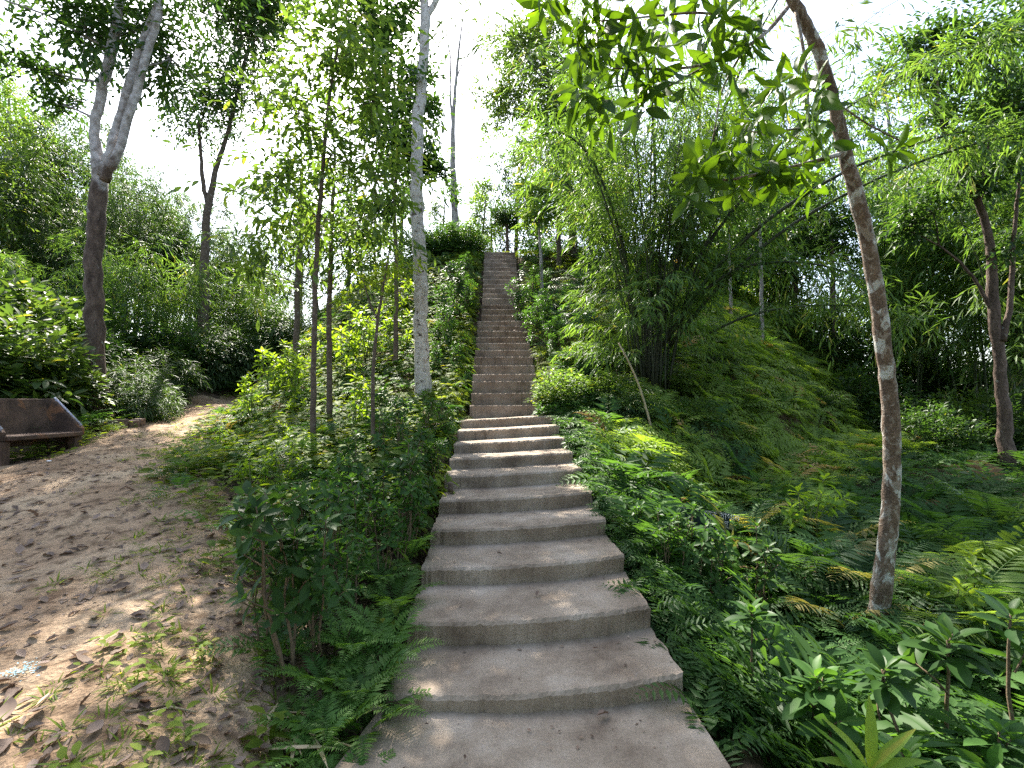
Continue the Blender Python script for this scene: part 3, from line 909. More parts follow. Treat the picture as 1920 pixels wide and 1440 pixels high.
px_tree('bare_tree', 'tall nearly leafless tree rising behind the top of the steps', 'tree',
        [[(855, 445, 23, 15), (852, 400, 23, 13), (849, 320, 23, 11), (849, 230, 23, 8), (855, 150, 23, 6), (862, 80, 23, 4), (869, 25, 23, 2)], [(849, 235, 23, 5), (843, 170, 23, 4), (846, 110, 23, 3), (836, 60, 23, 2)],
         [(855, 150, 23, 3), (870, 110, 23, 2), (890, 70, 23, 1.5)]], [(848, 120, 23, 40, 90, 14)],
        M['tree_light'], M['bark_grey'], T_OVAL, .12, 3, .3, br=.012)
px_tree('broad_tree', 'bright green dense tree leaning over the hilltop right of the steps', 'tree',
        [[(1075, 470, 20, 16), (1070, 380, 20, 14), (1055, 280, 20, 11), (1035, 170, 20, 8), (1010, 90, 20, 5)]],
        [(985, 80, 20, 70, 55, 420), (1000, 150, 20, 85, 55, 520), (1040, 220, 20, 95, 60, 520), (930, 175, 20, 45, 35, 130), (960, 215, 20, 50, 30, 120), (1060, 110, 20, 80, 80, 500), (1075, 300, 20, 75, 60, 380), (1040, 30, 20, 60, 40, 240)],
        M['tree_light'], M['bark_thin'], T_OVAL, .17, 6, .42)
px_tree('round_tree', 'small dark round-headed tree beside the top step', 'tree',
        [[(952, 468, 21.5, 7), (951, 440, 21.5, 6), (948, 405, 21.5, 4)]], [(949, 402, 21.5, 27, 22, 330), (962, 420, 21.5, 15, 10, 70)], M['tree'], M['bark_dark'], T_OVAL, .13, 6, .25, br=.012)
px_tree('thin_tree', 'thin pale sapling trunk on the slope right of the upper steps', 'tree',
        [[(1016, 525, 16.5, 6), (1013, 470, 16.5, 5.5), (1011, 430, 16.5, 4.5), (1010, 400, 16.5, 3)]], [(1015, 400, 16.5, 38, 32, 160), (1005, 355, 16.5, 35, 30, 120)], M['tree_light'], M['bark_grey'], T_OVAL, .17, 6, .35, br=.01)
px_tree('thin_tree', 'thin pale trunk rising from the sunlit fern crest, nearer the bamboo', 'tree',
        [[(1370, 566, 15.5, 7), (1369, 520, 15.5, 6), (1366, 440, 15.5, 5), (1368, 360, 15.5, 4)]], [(1370, 330, 15.5, 45, 50, 170)], M['tree'], M['bark_grey'], T_OVAL, .15, 6, .35, br=.01)
px_tree('thin_tree', 'thin pale trunk on the fern crest in front of the dark foliage', 'tree',
        [[(1429, 608, 15, 8), (1428, 540, 15, 7), (1426, 470, 15, 6), (1424, 380, 15, 5)]], [(1430, 370, 15, 50, 50, 200)], M['tree'], M['bark_grey'], T_OVAL, .15, 6, .35, br=.01)
px_tree('thin_tree', 'thin brown trunk behind the lower end of the fern slope', 'tree',
        [[(1565, 640, 17, 10), (1563, 560, 17, 9), (1562, 480, 17, 7), (1556, 420, 17, 6)]], [(1560, 400, 17, 60, 50, 300), (1510, 450, 17, 50, 40, 200)], M['tree'], M['bark_thin'], T_OVAL, .16, 6, .4, br=.012)
px_tree('dark_tree', 'dense dark-leaved tree beyond the fern slope', 'tree',
        [[(1490, 580, 19, 14), (1488, 480, 19, 12), (1480, 400, 19, 9), (1478, 330, 19, 5)]],
        [(1400, 440, 19, 75, 60, 520), (1480, 410, 19, 80, 60, 560), (1550, 450, 19, 60, 60, 420), (1450, 500, 19, 90, 40, 420), (1500, 350, 19, 50, 30, 200), (1350, 500, 19, 50, 40, 250)],
        M['tree'], M['bark_thin'], T_OVAL, .18, 6, .42)
px_tree('gnarled_tree', 'knotty dark tree with a forked trunk at the far right edge of the gully', 'tree',
        [[(1886, 825, 10.5, 34), (1880, 740, 10.5, 28), (1870, 640, 10.5, 26), (1860, 560, 10.5, 26), (1858, 480, 10.5, 20), (1850, 430, 10.5, 18), (1832, 370, 10.5, 16), (1800, 320, 10.5, 14), (1775, 270, 10.5, 10), (1760, 200, 10.5, 7)],
         [(1880, 640, 10.4, 16), (1896, 570, 10.4, 13), (1898, 470, 10.4, 11), (1906, 400, 10.4, 9), (1912, 320, 10.4, 7), (1915, 200, 10.4, 5)],
         [(1862, 590, 10.5, 10), (1840, 540, 10.5, 8), (1800, 490, 10.5, 6), (1760, 460, 10.5, 4)],
         [(1832, 370, 10.5, 8), (1850, 300, 10.5, 6), (1860, 220, 10.5, 4)]],
        [(1800, 330, 10.5, 60, 40, 90), (1860, 330, 10.5, 70, 60, 130), (1750, 400, 10.5, 60, 50, 100), (1690, 430, 10.8, 50, 40, 80), (1880, 200, 10.5, 80, 50, 130), (1770, 230, 10.5, 70, 45, 90), (1840, 100, 10.8, 120, 80, 420), (1700, 120, 11.5, 90, 60, 240), (1900, 260, 10.5, 70, 60, 160), (1900, 440, 10.5, 40, 60, 60), (1750, 60, 11, 60, 40, 90)],
        M['tree'], M['bark_dark'], T_OVAL4, .14, 6, .4, br=.018, sides=12)

# ------------------------------------------------------------------ the foreground tree with lichen bark and long leaves
fb = P(1640, 1195, 4.2); fgz = Hs(fb[0], fb[1]); fbase = np.array([fb[0], fb[1], fgz])
tk, cr = MB(), MB()


def pxline(pts):
    q = np.array([P(a, b, d) for a, b, d, w in pts]); r = np.array([w * d / F / 2 / math.hypot(1, (a - 960) / F) for a, b, d, w in pts])
    m = len(q); t = np.linspace(0, m - 1, (m - 1) * 6 + 1)
    q = np.stack([np.interp(t, np.arange(m), q[:, k]) for k in range(3)], 1)
    for _ in range(6): q[1:-1] = q[1:-1] * .5 + (q[:-2] + q[2:]) * .25
    return q - fbase, np.interp(t, np.arange(m), r)


q, r = pxline([(1630, 1320, 4.25, 46), (1642, 1190, 4.2, 42), (1656, 1080, 4.15, 40), (1670, 960, 4.1, 37), (1674, 860, 4.05, 35), (1668, 740, 4.0, 34), (1656, 640, 3.95, 33), (1640, 520, 3.9, 32), (1618, 410, 3.85, 31), (1590, 310, 3.8, 29), (1572, 230, 3.75, 26), (1552, 150, 3.7, 25), (1530, 80, 3.65, 24), (1492, 10, 3.6, 22), (1460, -50, 3.55, 20), (1420, -130, 3.5, 14)])
q[1:-1] += rv(len(q) - 2, .003)
for s_ in (.12, .3, .41, .55, .66, .8): r = r * (1 + .09 * np.exp(-((np.linspace(0, 1, len(r)) - s_) / .012) ** 2))
r = r * (1 + .35 * np.exp(-np.linspace(0, 1, len(r)) / .03))
tk.tube(q, r, 20, rough=.06)
for br in ([(1572, 290, 3.77, 11), (1530, 302, 3.7, 9), (1480, 315, 3.6, 8), (1425, 326, 3.5, 8), (1360, 340, 3.4, 5), (1310, 335, 3.35, 4)],
           [(1476, 15, 3.58, 10), (1440, 60, 3.4, 8), (1395, 92, 3.3, 7), (1330, 120, 3.2, 6), (1270, 130, 3.1, 5), (1150, 128, 3.0, 4)],
           [(1492, 20, 3.6, 8), (1508, 100, 3.5, 7), (1515, 160, 3.45, 7), (1514, 210, 3.4, 5), (1518, 240, 3.4, 4)],
           [(1515, 165, 3.45, 5), (1560, 185, 3.4, 4), (1620, 230, 3.35, 4), (1690, 265, 3.3, 4)],
           [(1395, 92, 3.3, 5), (1350, 170, 3.3, 4), (1340, 250, 3.35, 3), (1330, 280, 3.35, 3)],
           [(1440, 60, 3.4, 6), (1330, 20, 3.2, 5), (1230, 30, 3.1, 4), (1120, 40, 3.0, 3)],
           [(1420, -130, 3.5, 7), (1300, -120, 3.2, 6), (1150, -60, 3.0, 5), (1060, -20, 3.0, 4)],
           [(1330, 120, 3.2, 4), (1240, 170, 3.1, 4), (1190, 185, 3.05, 3)],
           [(1500, 240, 3.4, 4), (1440, 250, 3.4, 3), (1390, 245, 3.4, 3)]):
    q, r = pxline(br); tk.tube(q, r, 7)
tips = [(1060, 55, 3.0), (1110, 40, 3.0), (1090, 110, 3.0), (1150, 128, 3.0), (1180, 60, 3.05), (1190, 185, 3.05), (1230, 30, 3.1), (1240, 120, 3.1), (1270, 170, 3.1), (1300, 60, 3.2), (1330, 130, 3.2), (1130, -10, 3.0),
        (1350, 20, 3.2), (1060, -20, 3.0), (1400, 100, 3.3), (1330, 280, 3.35), (1310, 335, 3.35), (1360, 340, 3.4), (1390, 245, 3.4), (1425, 326, 3.5), (1440, 160, 3.35), (1470, 130, 3.4), (1455, 290, 3.5), (1510, 225, 3.4), (1515, 170, 3.4), (1690, 265, 3.3), (1480, 330, 3.5), (1260, -40, 3.1), (1400, 20, 3.3), (1200, 100, 2.9)]
tips = tips + [(1020, 20, 3.0), (1075, 80, 2.95), (1120, 160, 3.0), (1065, 175, 3.0), (1150, 90, 3.0), (1010, -20, 3.0), (1210, 150, 3.05), (1140, 215, 3.0), (1290, 20, 3.15), (1370, 60, 3.2)] + [(a + 45 * rng.normal(), b + 32 * rng.normal(), d + .25 * rng.normal()) for a, b, d in tips[::2]] + [(1330, 318, 3.4), (1292, 348, 3.35), (1345, 290, 3.4), (1405, 300, 3.45), (1452, 348, 3.5), (1372, 362, 3.4), (1300, 310, 3.35), (1490, 270, 3.5), (1540, 290, 3.6), (1500, 350, 3.6)]
tp = np.array([P(a + rng.normal() * 8, b + rng.normal() * 8, d + rng.normal() * .08) for a, b, d in tips]) - fbase
dv = unit(np.stack([-.6 + rng.normal(size=len(tp)) * .5, -.15 + rng.normal(size=len(tp)) * .5, -.1 + rng.normal(size=len(tp)) * .4], 1))
dv[25] = (.5, -.2, .3)
whorls(cr, leaf_tpl(.33, 6, .2, .28, .55, .012), tp, dv, 9, .195, rise=.5, droop=.25)
near = thing('leaning_tree', 'slender leaning tree with lichen-blotched bark and long leaves close by on the right', 'tree', fbase)
link('trunk', tk.mesh('trunk', M['bark_lichen']), near); link('crown', cr.mesh('crown', M['mango']), near)

# ------------------------------------------------------------------ the big bamboo clump
bb = G(1218, 10.6)
big = bamboo_proto(46, 8.6, .42, .5, M['bamboo'], M['culm_dark'], 21, .23, .02, first=.29, n=7)
o = big.put((bb[0], bb[1], bb[2] - .1), 0, 1, 'large feathery bamboo clump with crowded dark culms right of the steps')
fo = MB()
for br in ([(1250, 640, 10.5, 8), (1330, 510, 10.2, 8), (1450, 400, 9.8, 8), (1600, 310, 9.3, 7), (1760, 255, 8.8, 6), (1920, 225, 8.4, 5)],
           [(1255, 650, 10.5, 8), (1350, 530, 10.1, 8), (1480, 420, 9.7, 7), (1640, 335, 9.2, 6), (1800, 275, 8.7, 6), (1960, 240, 8.3, 5)],
           [(1240, 650, 10.5, 7), (1300, 560, 10.2, 7), (1380, 500, 9.9, 6), (1480, 488, 9.6, 5), (1560, 500, 9.3, 4), (1640, 530, 9.1, 3)],
           [(1330, 625, 10.4, 5), (1400, 590, 10.1, 5), (1500, 572, 9.8, 4), (1620, 572, 9.5, 4), (1720, 600, 9.2, 3)],
           [(1245, 600, 10.6, 8), (1290, 420, 10.6, 7), (1340, 250, 10.3, 6), (1400, 100, 10, 5), (1480, -40, 9.7, 4)],
           [(1215, 600, 10.6, 7), (1230, 400, 10.6, 7), (1225, 200, 10.5, 5), (1200, 40, 10.2, 4)],
           [(1195, 600, 10.6, 7), (1160, 420, 10.5, 6), (1110, 290, 10.3, 5), (1050, 240, 10.0, 3), (1000, 260, 9.8, 2)],
           [(1250, 560, 10.6, 7), (1420, 330, 10, 6), (1600, 190, 9.4, 5), (1760, 105, 9, 4), (1900, 60, 8.6, 3)]):
    q, r = pxline(br); q = q + fbase - np.array(o.location)
    link('culm', MB().tube(q, r, 6).mesh('culm', M['culm_dark']), o)
    t = rng.random(44) ** .7
    pp = np.stack([np.interp(t, np.linspace(0, 1, len(q)), q[:, k]) for k in range(3)], 1)
    for rep in range(3):
        dd = rv(44, .7) + [0, -.1, .1]
        sprays(fo, T_LANCE, pp + unit(dd) * .25 * rep * rng.random(44)[:, None], dd, 8, .4, .22, open_=.75, droop=.5, jit=.4)
for k in range(56):   # low side sprays that hang out over the slope
    a = rng.random() * 6.28; b = np.array([math.cos(a), math.sin(a), 0]) * .4 + [0, 0, .5 + 1.6 * rng.random()]
    e = b + np.array([math.cos(a), math.sin(a), .25]) * (.5 + .9 * rng.random())
    q = np.array([b, (b + e) / 2 + [0, 0, .15], e])
    pp = np.array([q[0] * (1 - s) ** 2 + 2 * q[1] * s * (1 - s) + q[2] * s * s for s in (.45, .6, .75, .9, 1)])
    sprays(fo, T_LANCE, pp, (e - b)[None] + rv(5, .4), 8, .32, .23, open_=.75, droop=.6, jit=.4)
link('foliage', fo.mesh('foliage', M['bamboo']), o)
st = P(1160, 640, 8.6); en = hit(1228, 832)
pole = thing('dead_cane', 'long dry cane leaning on the slope below the big bamboo', 'cane', en)
mb = MB(); t = np.linspace(0, 1, 9)[:, None]
mb.tube((st - en) * (1 - t) + np.array([.05, 0, .12]) * np.sin(t * 3.1) - [0, 0, .03], np.linspace(.012, .02, 9), 6)
for k in range(5):
    a = rv(1, .18)[0]; mb.tube([(0, 0, .1), a + [0, 0, .05]], [.007, .003], 4)
link('stalk', mb.mesh('stalk', M['culm_dry']), pole)
# ------------------------------------------------------------------ shrubs along the steps


def step_name(y):
    """the step of the staircase that lies level with y"""
    k = -1
    for i, s in enumerate(STEPS):
        if y >= s[0]: k = i
    return 'the landing slab' if k < 0 else 'the ' + ORD[k] + ' step from the bottom'


queue = {}


def plant(protos, px, d, top=None, sc=None, side='left', what='', group='', base=None):
    g = G(px, d) if base is None else base
    pr = protos[rng.integers(len(protos))]
    hh = {'shrub': 1.0}.get(pr.name, 1.0)
    if top is not None:
        z = P(px, top, d)[2]; sc = max(.35, (z - g[2]) / 1.12)
    queue.setdefault((what, group, side), []).append((pr, g, sc))


LEFT = [(562, 885, 3.1), (505, 985, 3.3), (535, 940, 3.6), (612, 935, 3.35), (645, 895, 3.9), (590, 1000, 3.6), (690, 880, 4.4), (735, 815, 4.9), (770, 850, 5.1), (700, 850, 4.9),
        (668, 985, 3.7), (720, 930, 4.2), (765, 905, 4.7), (790, 880, 5.3), (745, 890, 4.5), (640, 850, 5.2), (680, 800, 5.8), (780, 790, 6.2), (810, 825, 6.3), (820, 800, 7.2),
        (720, 760, 7.0), (760, 740, 7.6), (790, 730, 8.2), (700, 720, 8.4), (830, 745, 8.6), (655, 830, 5.8), (600, 870, 4.6), (550, 900, 4.4), (625, 960, 4.2)]
for px, top, d in LEFT:
    plant(SHRUB, px, d, top, side='left', what='glossy dark green bare-stemmed shrub left of', group='glossy shrubs left of the steps')
RIGHT = [(1075, 770, 7.6), (1100, 800, 6.6), (1150, 790, 7.2), (1085, 830, 6.2), (1060, 740, 8.6), (1130, 860, 5.6), (1180, 880, 5.4), (1215, 905, 4.9), 
         (1240, 950, 4.3), (1275, 925, 4.5), (1300, 945, 4.3), (1345, 985, 4.2), (1395, 970, 4.4), (1110, 740, 9.0), (1150, 830, 6.4), (1030, 700, 9.6)]
for px, top, d in RIGHT:
    plant(SHRUB if d < 5 else SHRUB_LOW, px, d, top, side='right', what='glossy dark green shrub right of', group='glossy shrubs right of the steps')
for px, top, d, side in [(850, 490, 15.2, 'left'), (838, 530, 14.3, 'left'), (820, 600, 12.6, 'left'), (812, 640, 11.6, 'left'), (872, 520, 15.8, 'left'), (835, 575, 13.2, 'left'), (862, 470, 17.5, 'left'), (850, 640, 11.8, 'left'),
                         (990, 490, 16.2, 'right'), (1018, 540, 14.4, 'right'), (1000, 560, 13.5, 'right'), (1040, 620, 12, 'right'), (985, 520, 15.4, 'right'), (1035, 590, 12.6, 'right'), (1055, 680, 10.8, 'right'), (1085, 725, 9.8, 'right'), (1022, 500, 17, 'right')]:
    g = G(px, d); z = P(px, top, d)[2]
    pr = COLUMN[rng.integers(2)]
    queue.setdefault(('upright leafy shrub ' + side + ' of', 'upright shrubs flanking the upper steps', side), []).append((pr, g, max(.35, (z - g[2]) / 1.6)))
for px, d, top in [(520, 13, 585), (545, 12.5, 600), (505, 12.0, 640), (530, 11, 660), (480, 10.5, 700), (640, 12, 610), (690, 13, 540), (740, 13, 560), (600, 13.5, 560), (655, 14.5, 530), (720, 15.5, 500), (760, 16, 480), (560, 10, 740), (520, 8, 790),
                   (455, 8.8, 790), (480, 7.2, 830), (430, 8.2, 800), (560, 7.0, 800), (610, 6.6, 850), (540, 6.2, 830), (480, 6.0, 850), (570, 5.4, 900), (660, 9, 700)]:
    g = G(px, d); z = P(px, top, d)[2]
    queue.setdefault(('young bright shrub left of', 'young shrubs on the left bank', 'left'), []).append((SHRUB_Y[rng.integers(2)], g, max(.3, min(1.6, (z - g[2]) / .85))))
for (what, group, side), lst in queue.items():
    byst = {}
    for pr, g, sc in lst: byst.setdefault(step_name(g[1]), []).append((abs(g[0] - STX), pr, g, sc))
    for st_, l2 in byst.items():
        l2.sort(key=lambda q: q[0])
        for i, (dx, pr, g, sc) in enumerate(l2):
            lab = what + ' ' + st_
            if len(l2) > 1: lab += (', nearest to it' if i == 0 else ', ' + ORD[i] + ' out')
            lab = lab.replace('bare-stemmed ', '') if len(lab.split()) > 15 else lab
            pr.put(g - [0, 0, .02], rng.random() * 6.28, sc, lab, group, (rng.normal() * .06, rng.normal() * .06))

# ------------------------------------------------------------------ foreground plants, right
for px, d, top, lab in [(1500, 2.75, 1150, 'dark rosette-leaved shrub in front of the leaning tree, on its left'), (1612, 2.7, 1185, 'rosette-leaved shrub standing right before the foot of the leaning tree'),
                        (1762, 2.75, 1140, 'large-leaved shrub on a single bare stem right of the leaning tree'), (1850, 2.35, 1370, 'shrub cut by the lower right corner of the photo'),
                        (1690, 2.3, 1340, 'low shrub among ferns below the large-leaved one'), (1820, 2.6, 1240, 'dusty dark shrub between the large-leaved shrub and the photo edge'),
                        (1895, 2.9, 1120, 'shrub leaning in over the right edge of the photo'), (1410, 3.2, 1100, 'dark shrub between the steps and the leaning tree')]:
    g = G(px, d); z = P(px, top, d)[2]
    k = ROSETTE[rng.integers(3)]
    hs = max(.5, (z - g[2]) / 1.1)
    k.put(g, rng.random() * 6.28, (max(.8, min(1.15, hs * 1.1)),) * 2 + (hs,), lab)
# a fan of pale strap leaves
g = G(1612, 2.05); z = P(1612, 1430, 2.05)[2] - g[2]
o = thing('strap_leaf_plant', 'pale green plant with a fan of long strap leaves at the bottom edge', 'plant', g)
mb = MB(); mb.tube([(0, 0, -.05), (.01, 0, z * .5), (0, 0, z)], [.006, .005, .004], 5); link('stem', mb.mesh('stem', M['green_stem']), o)
mb = MB(); an = np.array([.1, .55, 1.0, 1.45, 1.9, 2.5, 3.0, 3.6, 5.2])
leaves(mb, leaf_tpl(.17, 6, .2, .3, .45), np.tile([0, 0, z], (9, 1)), np.stack([np.cos(an), .35 * np.sin(an) - .3, .55 * np.abs(np.sin(an)) + .1], 1), np.tile([0, -.4, 1.], (9, 1)), [.2, .24, .26, .27, .24, .23, .22, .16, .14])
link('foliage', mb.mesh('foliage', M['young']), o)
for px, d, sc, lab in [(1790, 4.4, 1.0, 'sunlit feather-leaved palm at the right edge of the gully'), (1850, 4.0, .95, 'feather-leaved palm nearest the right edge, below the sunlit one'), (1880, 5.2, 1.15, 'tall feather-leaved palm behind the sunlit one'),
                       (1480, 5.2, 1.0, 'dark feather-leaved palm arching beside the sign'), (1560, 6.2, 1.1, 'feather-leaved palm behind the leaning tree, on its left'), (1400, 6.4, 1.0, 'feather-leaved palm at the foot of the fern slope'),
                       (1730, 6.0, 1.0, 'feather-leaved palm just behind the leaning tree, on its right'), (1620, 5.0, .95, 'feather-leaved palm hidden partly by the leaning trunk'), (1550, 4.5, .8, 'low feather-leaved palm between the sign and the leaning trunk'),
                       (1720, 3.9, .75, 'low feather-leaved palm right of the foot of the leaning tree'), (1840, 7.0, 1.2, 'feather-leaved palm in front of the knotty dark tree'), (1330, 6.6, .8, 'small feather-leaved palm left of the sign on the slope')]:
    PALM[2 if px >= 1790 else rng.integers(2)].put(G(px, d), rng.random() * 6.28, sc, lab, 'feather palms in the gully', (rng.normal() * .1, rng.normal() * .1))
g = G(1770, 4.6)
o = SHRUB_Y[0].put(G(1745, 4.2), .5, 1.0, 'bright yellow-green sapling right of the leaning trunk, in front of the palms')
o = SHRUB_Y[1].put(G(1510, 6.0), 1.5, 1.25, 'spindly sapling with few leaves at the foot of the fern slope')

for px, py, sc, lab in [(1060, 760, .7, 'low leafy bush on the shaded slope between the steps and the bamboo, lowest'), (1095, 690, .6, 'low leafy bush on the shaded slope left of the bamboo culms'), (1150, 755, .6, 'low leafy bush under the foot of the big bamboo'), (1270, 740, .6, 'low leafy bush at the right foot of the big bamboo'), (1120, 640, .5, 'small bush high on the slope left of the bamboo'),
                        (1180, 790, .6, 'low leafy bush just left of the dry cane'), (1290, 800, .55, 'low leafy bush right of the dry cane'), (1400, 780, .5, 'low bush halfway along the foot of the fern slope'), (1350, 700, .5, 'low bush in the middle of the fern slope'), (1470, 720, .5, 'low bush on the fern slope left of the leaning trunk'), (1540, 780, .6, 'low bush near the right foot of the fern slope')]:
    BUSH[rng.integers(3)].put(hit(px, py, 5) - [0, 0, .05], rng.random() * 6.28, (sc, sc, sc * .8), lab, 'low bushes on the right slope')
for px, py in [(1290, 545), (1320, 552), (1345, 570), (1372, 588), (1400, 600), (1425, 618), (1452, 632), (1478, 650), (1500, 668), (1525, 690), (1310, 590), (1350, 610), (1390, 640), (1430, 660), (1465, 690), (1335, 650), (1380, 690), (1300, 640), (1420, 720), (1500, 730), (1270, 600), (1560, 720), (1360, 740), (1320, 720), (1445, 760)]:
    FERN_L[rng.integers(2)].put(hit(px, py, 8) - [0, 0, .03], rng.random() * 6.28, 1.0 + .5 * rng.random(), 'large bright fern standing out on the fern slope right of the bamboo', 'large ferns on the fern slope', (rng.normal() * .2, rng.normal() * .2))

# ferns one by one: right of the steps, then left of them
n = 0
spots = []
tries = 0
while n < 290 and tries < 8000:
    tries += 1
    d = 1.9 + 6.6 * rng.random() ** 1.2
    px = 1240 + 720 * rng.random()
    p = G(px, d)
    if p[0] < 1.5 or any((p[0] - a) ** 2 + (p[1] - b) ** 2 < .03 for a, b in spots): continue
    spots.append((p[0], p[1])); n += 1
    FERN[rng.integers(3)].put(p - [0, 0, .02], rng.random() * 6.28, (.75 + .6 * rng.random()) * (.5 if p[0] < 2.1 else 1), 'green fern in the dense undergrowth right of the lower steps', 'ferns right of the lower steps', (rng.normal() * .15, rng.normal() * .15))
for px, d, sc, lab in [(640, 2.75, .72, 'bright fern at the left corner of the lowest riser'), (690, 2.85, .8, 'fern spilling against the left end of the first step'), (600, 2.6, .55, 'low fern at the edge of the dirt left of the landing slab'), (655, 2.45, .55, 'fern at the landing slab corner by the dry straw'),
                       (545, 3.3, .5, 'small fern between the dirt and the dark shrubs'), (715, 3.3, .85, 'fern beside the left end of the second step'), (745, 3.9, .9, 'upright fern beside the left end of the third step'), (660, 3.4, .7, 'fern under the glossy shrubs level with the second step'),
                       (765, 4.6, .8, 'fern beside the left end of the fourth step'), (700, 4.2, .75, 'fern under the glossy shrubs level with the third step'), (620, 3.9, .7, 'sunlit fern under the foremost glossy shrubs'), (790, 5.6, .7, 'fern beside the left end of the fifth step'), (610, 3.05, .7, 'fern in front of the foremost glossy shrub'), (570, 2.75, .5, 'small fern left of the one at the lowest riser'), (680, 3.0, .7, 'fern just behind the one at the first step'), (725, 3.55, .75, 'fern between the second and the third step'), (580, 4.4, .7, 'fern at the foot of the young shrubs')]:
    FERN_L[rng.integers(2)].put(G(px, d), rng.random() * 6.28, sc, lab, 'ferns left of the lower steps', (rng.normal() * .1, -.1))

# ------------------------------------------------------------------ ground cover that nobody could count


def arrays(me):
    v = np.empty(len(me.vertices) * 3, np.float32); me.vertices.foreach_get('co', v)
    f = np.empty(len(me.loops), np.int32); me.loops.foreach_get('vertex_index', f)
    t = np.empty(len(me.vertices), np.float32); me.attributes['tint'].data.foreach_get('value', t)
    return v.reshape(-1, 3), f.reshape(-1, 3), t


def scatter(mb, protos, x, y, sc, lift=0.0, follow=.7, tj=.25):
    """copies of small plants baked into one mesh, leaning with the slope"""
    e = .15
    z = H(x, y)
    nx = -(H(x + e, y) - z) / e; ny = -(H(x, y + e) - z) / e
    nrm = unit(np.stack([nx * follow, ny * follow, np.ones_like(x)], 1))
    az = rng.random(len(x)) * 6.28
    h = np.stack([np.cos(az), np.sin(az), 0 * az], 1)
    X = unit(h - nrm * (h * nrm).sum(1)[:, None]); Y = np.cross(nrm, X)
    which = rng.integers(len(protos), size=len(x))
    for w, (v, f, t) in enumerate(protos):
        k = which == w
        if not k.any(): continue
        B = np.stack([X[k], Y[k], nrm[k]], 1) * np.asarray(sc)[k][:, None, None]
        vv = np.einsum('vi,nij->nvj', v, B) + np.stack([x[k], y[k], z[k] + lift], 1)[:, None]
        m = int(k.sum())
        ff = f[None] + (np.arange(m) * len(v))[:, None, None]
        tt = np.clip(t[None] * .6 + rng.random(m)[:, None] * .45, 0, 1)
        mb.add(vv, ff, tt.ravel())
    return mb


T_DIA = (np.array([(0, 0, 0), (-.13, .4, .03), (0, 1, -.1), (.13, .4, .03)]), np.array([(0, 2, 1), (0, 3, 2)]))


def small_fern(nf, L, n):
    mb = MB(); az = np.arange(nf) * 6.28 / nf + rng.random(nf)
    fronds(mb, np.zeros((nf, 3)), az, L * (.7 + .5 * rng.random(nf)), .6 + .7 * rng.random(nf), n, .27, tpl=T_DIA, droop=1.3, rach=0)
    return np.concatenate(mb.v), np.concatenate(mb.f), np.concatenate(mb.t)


def weed(nl, L, h, tpl=leaf_tpl(.5, 3, .15, .12)):
    mb = MB(); a = np.arange(nl) * 2.4 + rng.random(nl) * .5
    z = h * (.2 + .8 * np.arange(nl) / nl)
    r = .35 * L
    leaves(mb, tpl, np.stack([np.cos(a) * r * .5, np.sin(a) * r * .5, z], 1), np.stack([np.cos(a), np.sin(a), .25 + 0 * a], 1), np.tile([0, 0, 1.], (nl, 1)) + rv(nl, .3), L * (.7 + .5 * rng.random(nl)))
    return np.concatenate(mb.v), np.concatenate(mb.f), np.concatenate(mb.t)


def tuft(nb, L):
    mb = MB(); a = rng.random(nb) * 6.28
    leaves(mb, leaf_tpl(.1, 3, .1, .35, .35), np.stack([np.cos(a), np.sin(a), 0 * a], 1) * .02, np.stack([np.cos(a), np.sin(a), .4 + rng.random(nb)], 1), np.tile([0, 0, 1.], (nb, 1)) + rv(nb, .2), L * (.5 + .6 * rng.random(nb)))
    return np.concatenate(mb.v), np.concatenate(mb.f), np.concatenate(mb.t)


def field(n, x0, x1, y0, y1, keep, py=1.0):
    x = x0 + (x1 - x0) * rng.random(n); y = y0 + (y1 - y0) * rng.random(n) ** py
    k = keep(x, y)
    return x[k], y[k]


SF = [small_fern(k, .5, 13) for k in (5, 6, 7, 5)]
WD = [weed(5, .085, .12), weed(6, .07, .16), weed(7, .1, .2), weed(4, .11, .08)]
TF = [tuft(9, .11), tuft(7, .09), tuft(12, .14)]


def slope_zone(x, y):
    foot = ip(y, [8, 12, 17, 25], [3.6, 9.0, 15.6, 20])
    return (x > 1.3 + .22 * (y - 5) + .35 * wob(x, y, 1.2)) & (x < foot + 1.5) & (y > 6.8) & ~((x < 4.6) & (y > 8.6) & (y < 11.6) & (wob(x, y, 1.5) > .1))


mb = MB(); x, y = field(8000, 1.5, 19, 6.8, 24, slope_zone)
scatter(mb, SF, x, y, (.7 + 1.1 * rng.random(len(x)) ** 1.8) * (1 + .3 * wob(x, y, 2.2)))
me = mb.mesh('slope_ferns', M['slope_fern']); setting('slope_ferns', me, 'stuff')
mb = MB(); x, y = field(7000, 1.25, 30, 1.5, 32, lambda x, y: ~slope_zone(x, y) & (x > 1.3) & (rng.random(len(x)) < .75), 1.2)
scatter(mb, SF + SF + WD, x, y, .9 + 1.2 * rng.random(len(x)))
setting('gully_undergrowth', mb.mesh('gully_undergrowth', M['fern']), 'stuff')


mb = MB(); x, y = field(1500, 1.1, 1.75, 2.6, 10.2, lambda x, y: x > 1.13 + .06 * wob(x, y, 3))
scatter(mb, WD + SF[:2], x, y, .55 + .55 * rng.random(len(x)))
setting('edge_weeds', mb.mesh('edge_weeds', M['fern']), 'stuff')


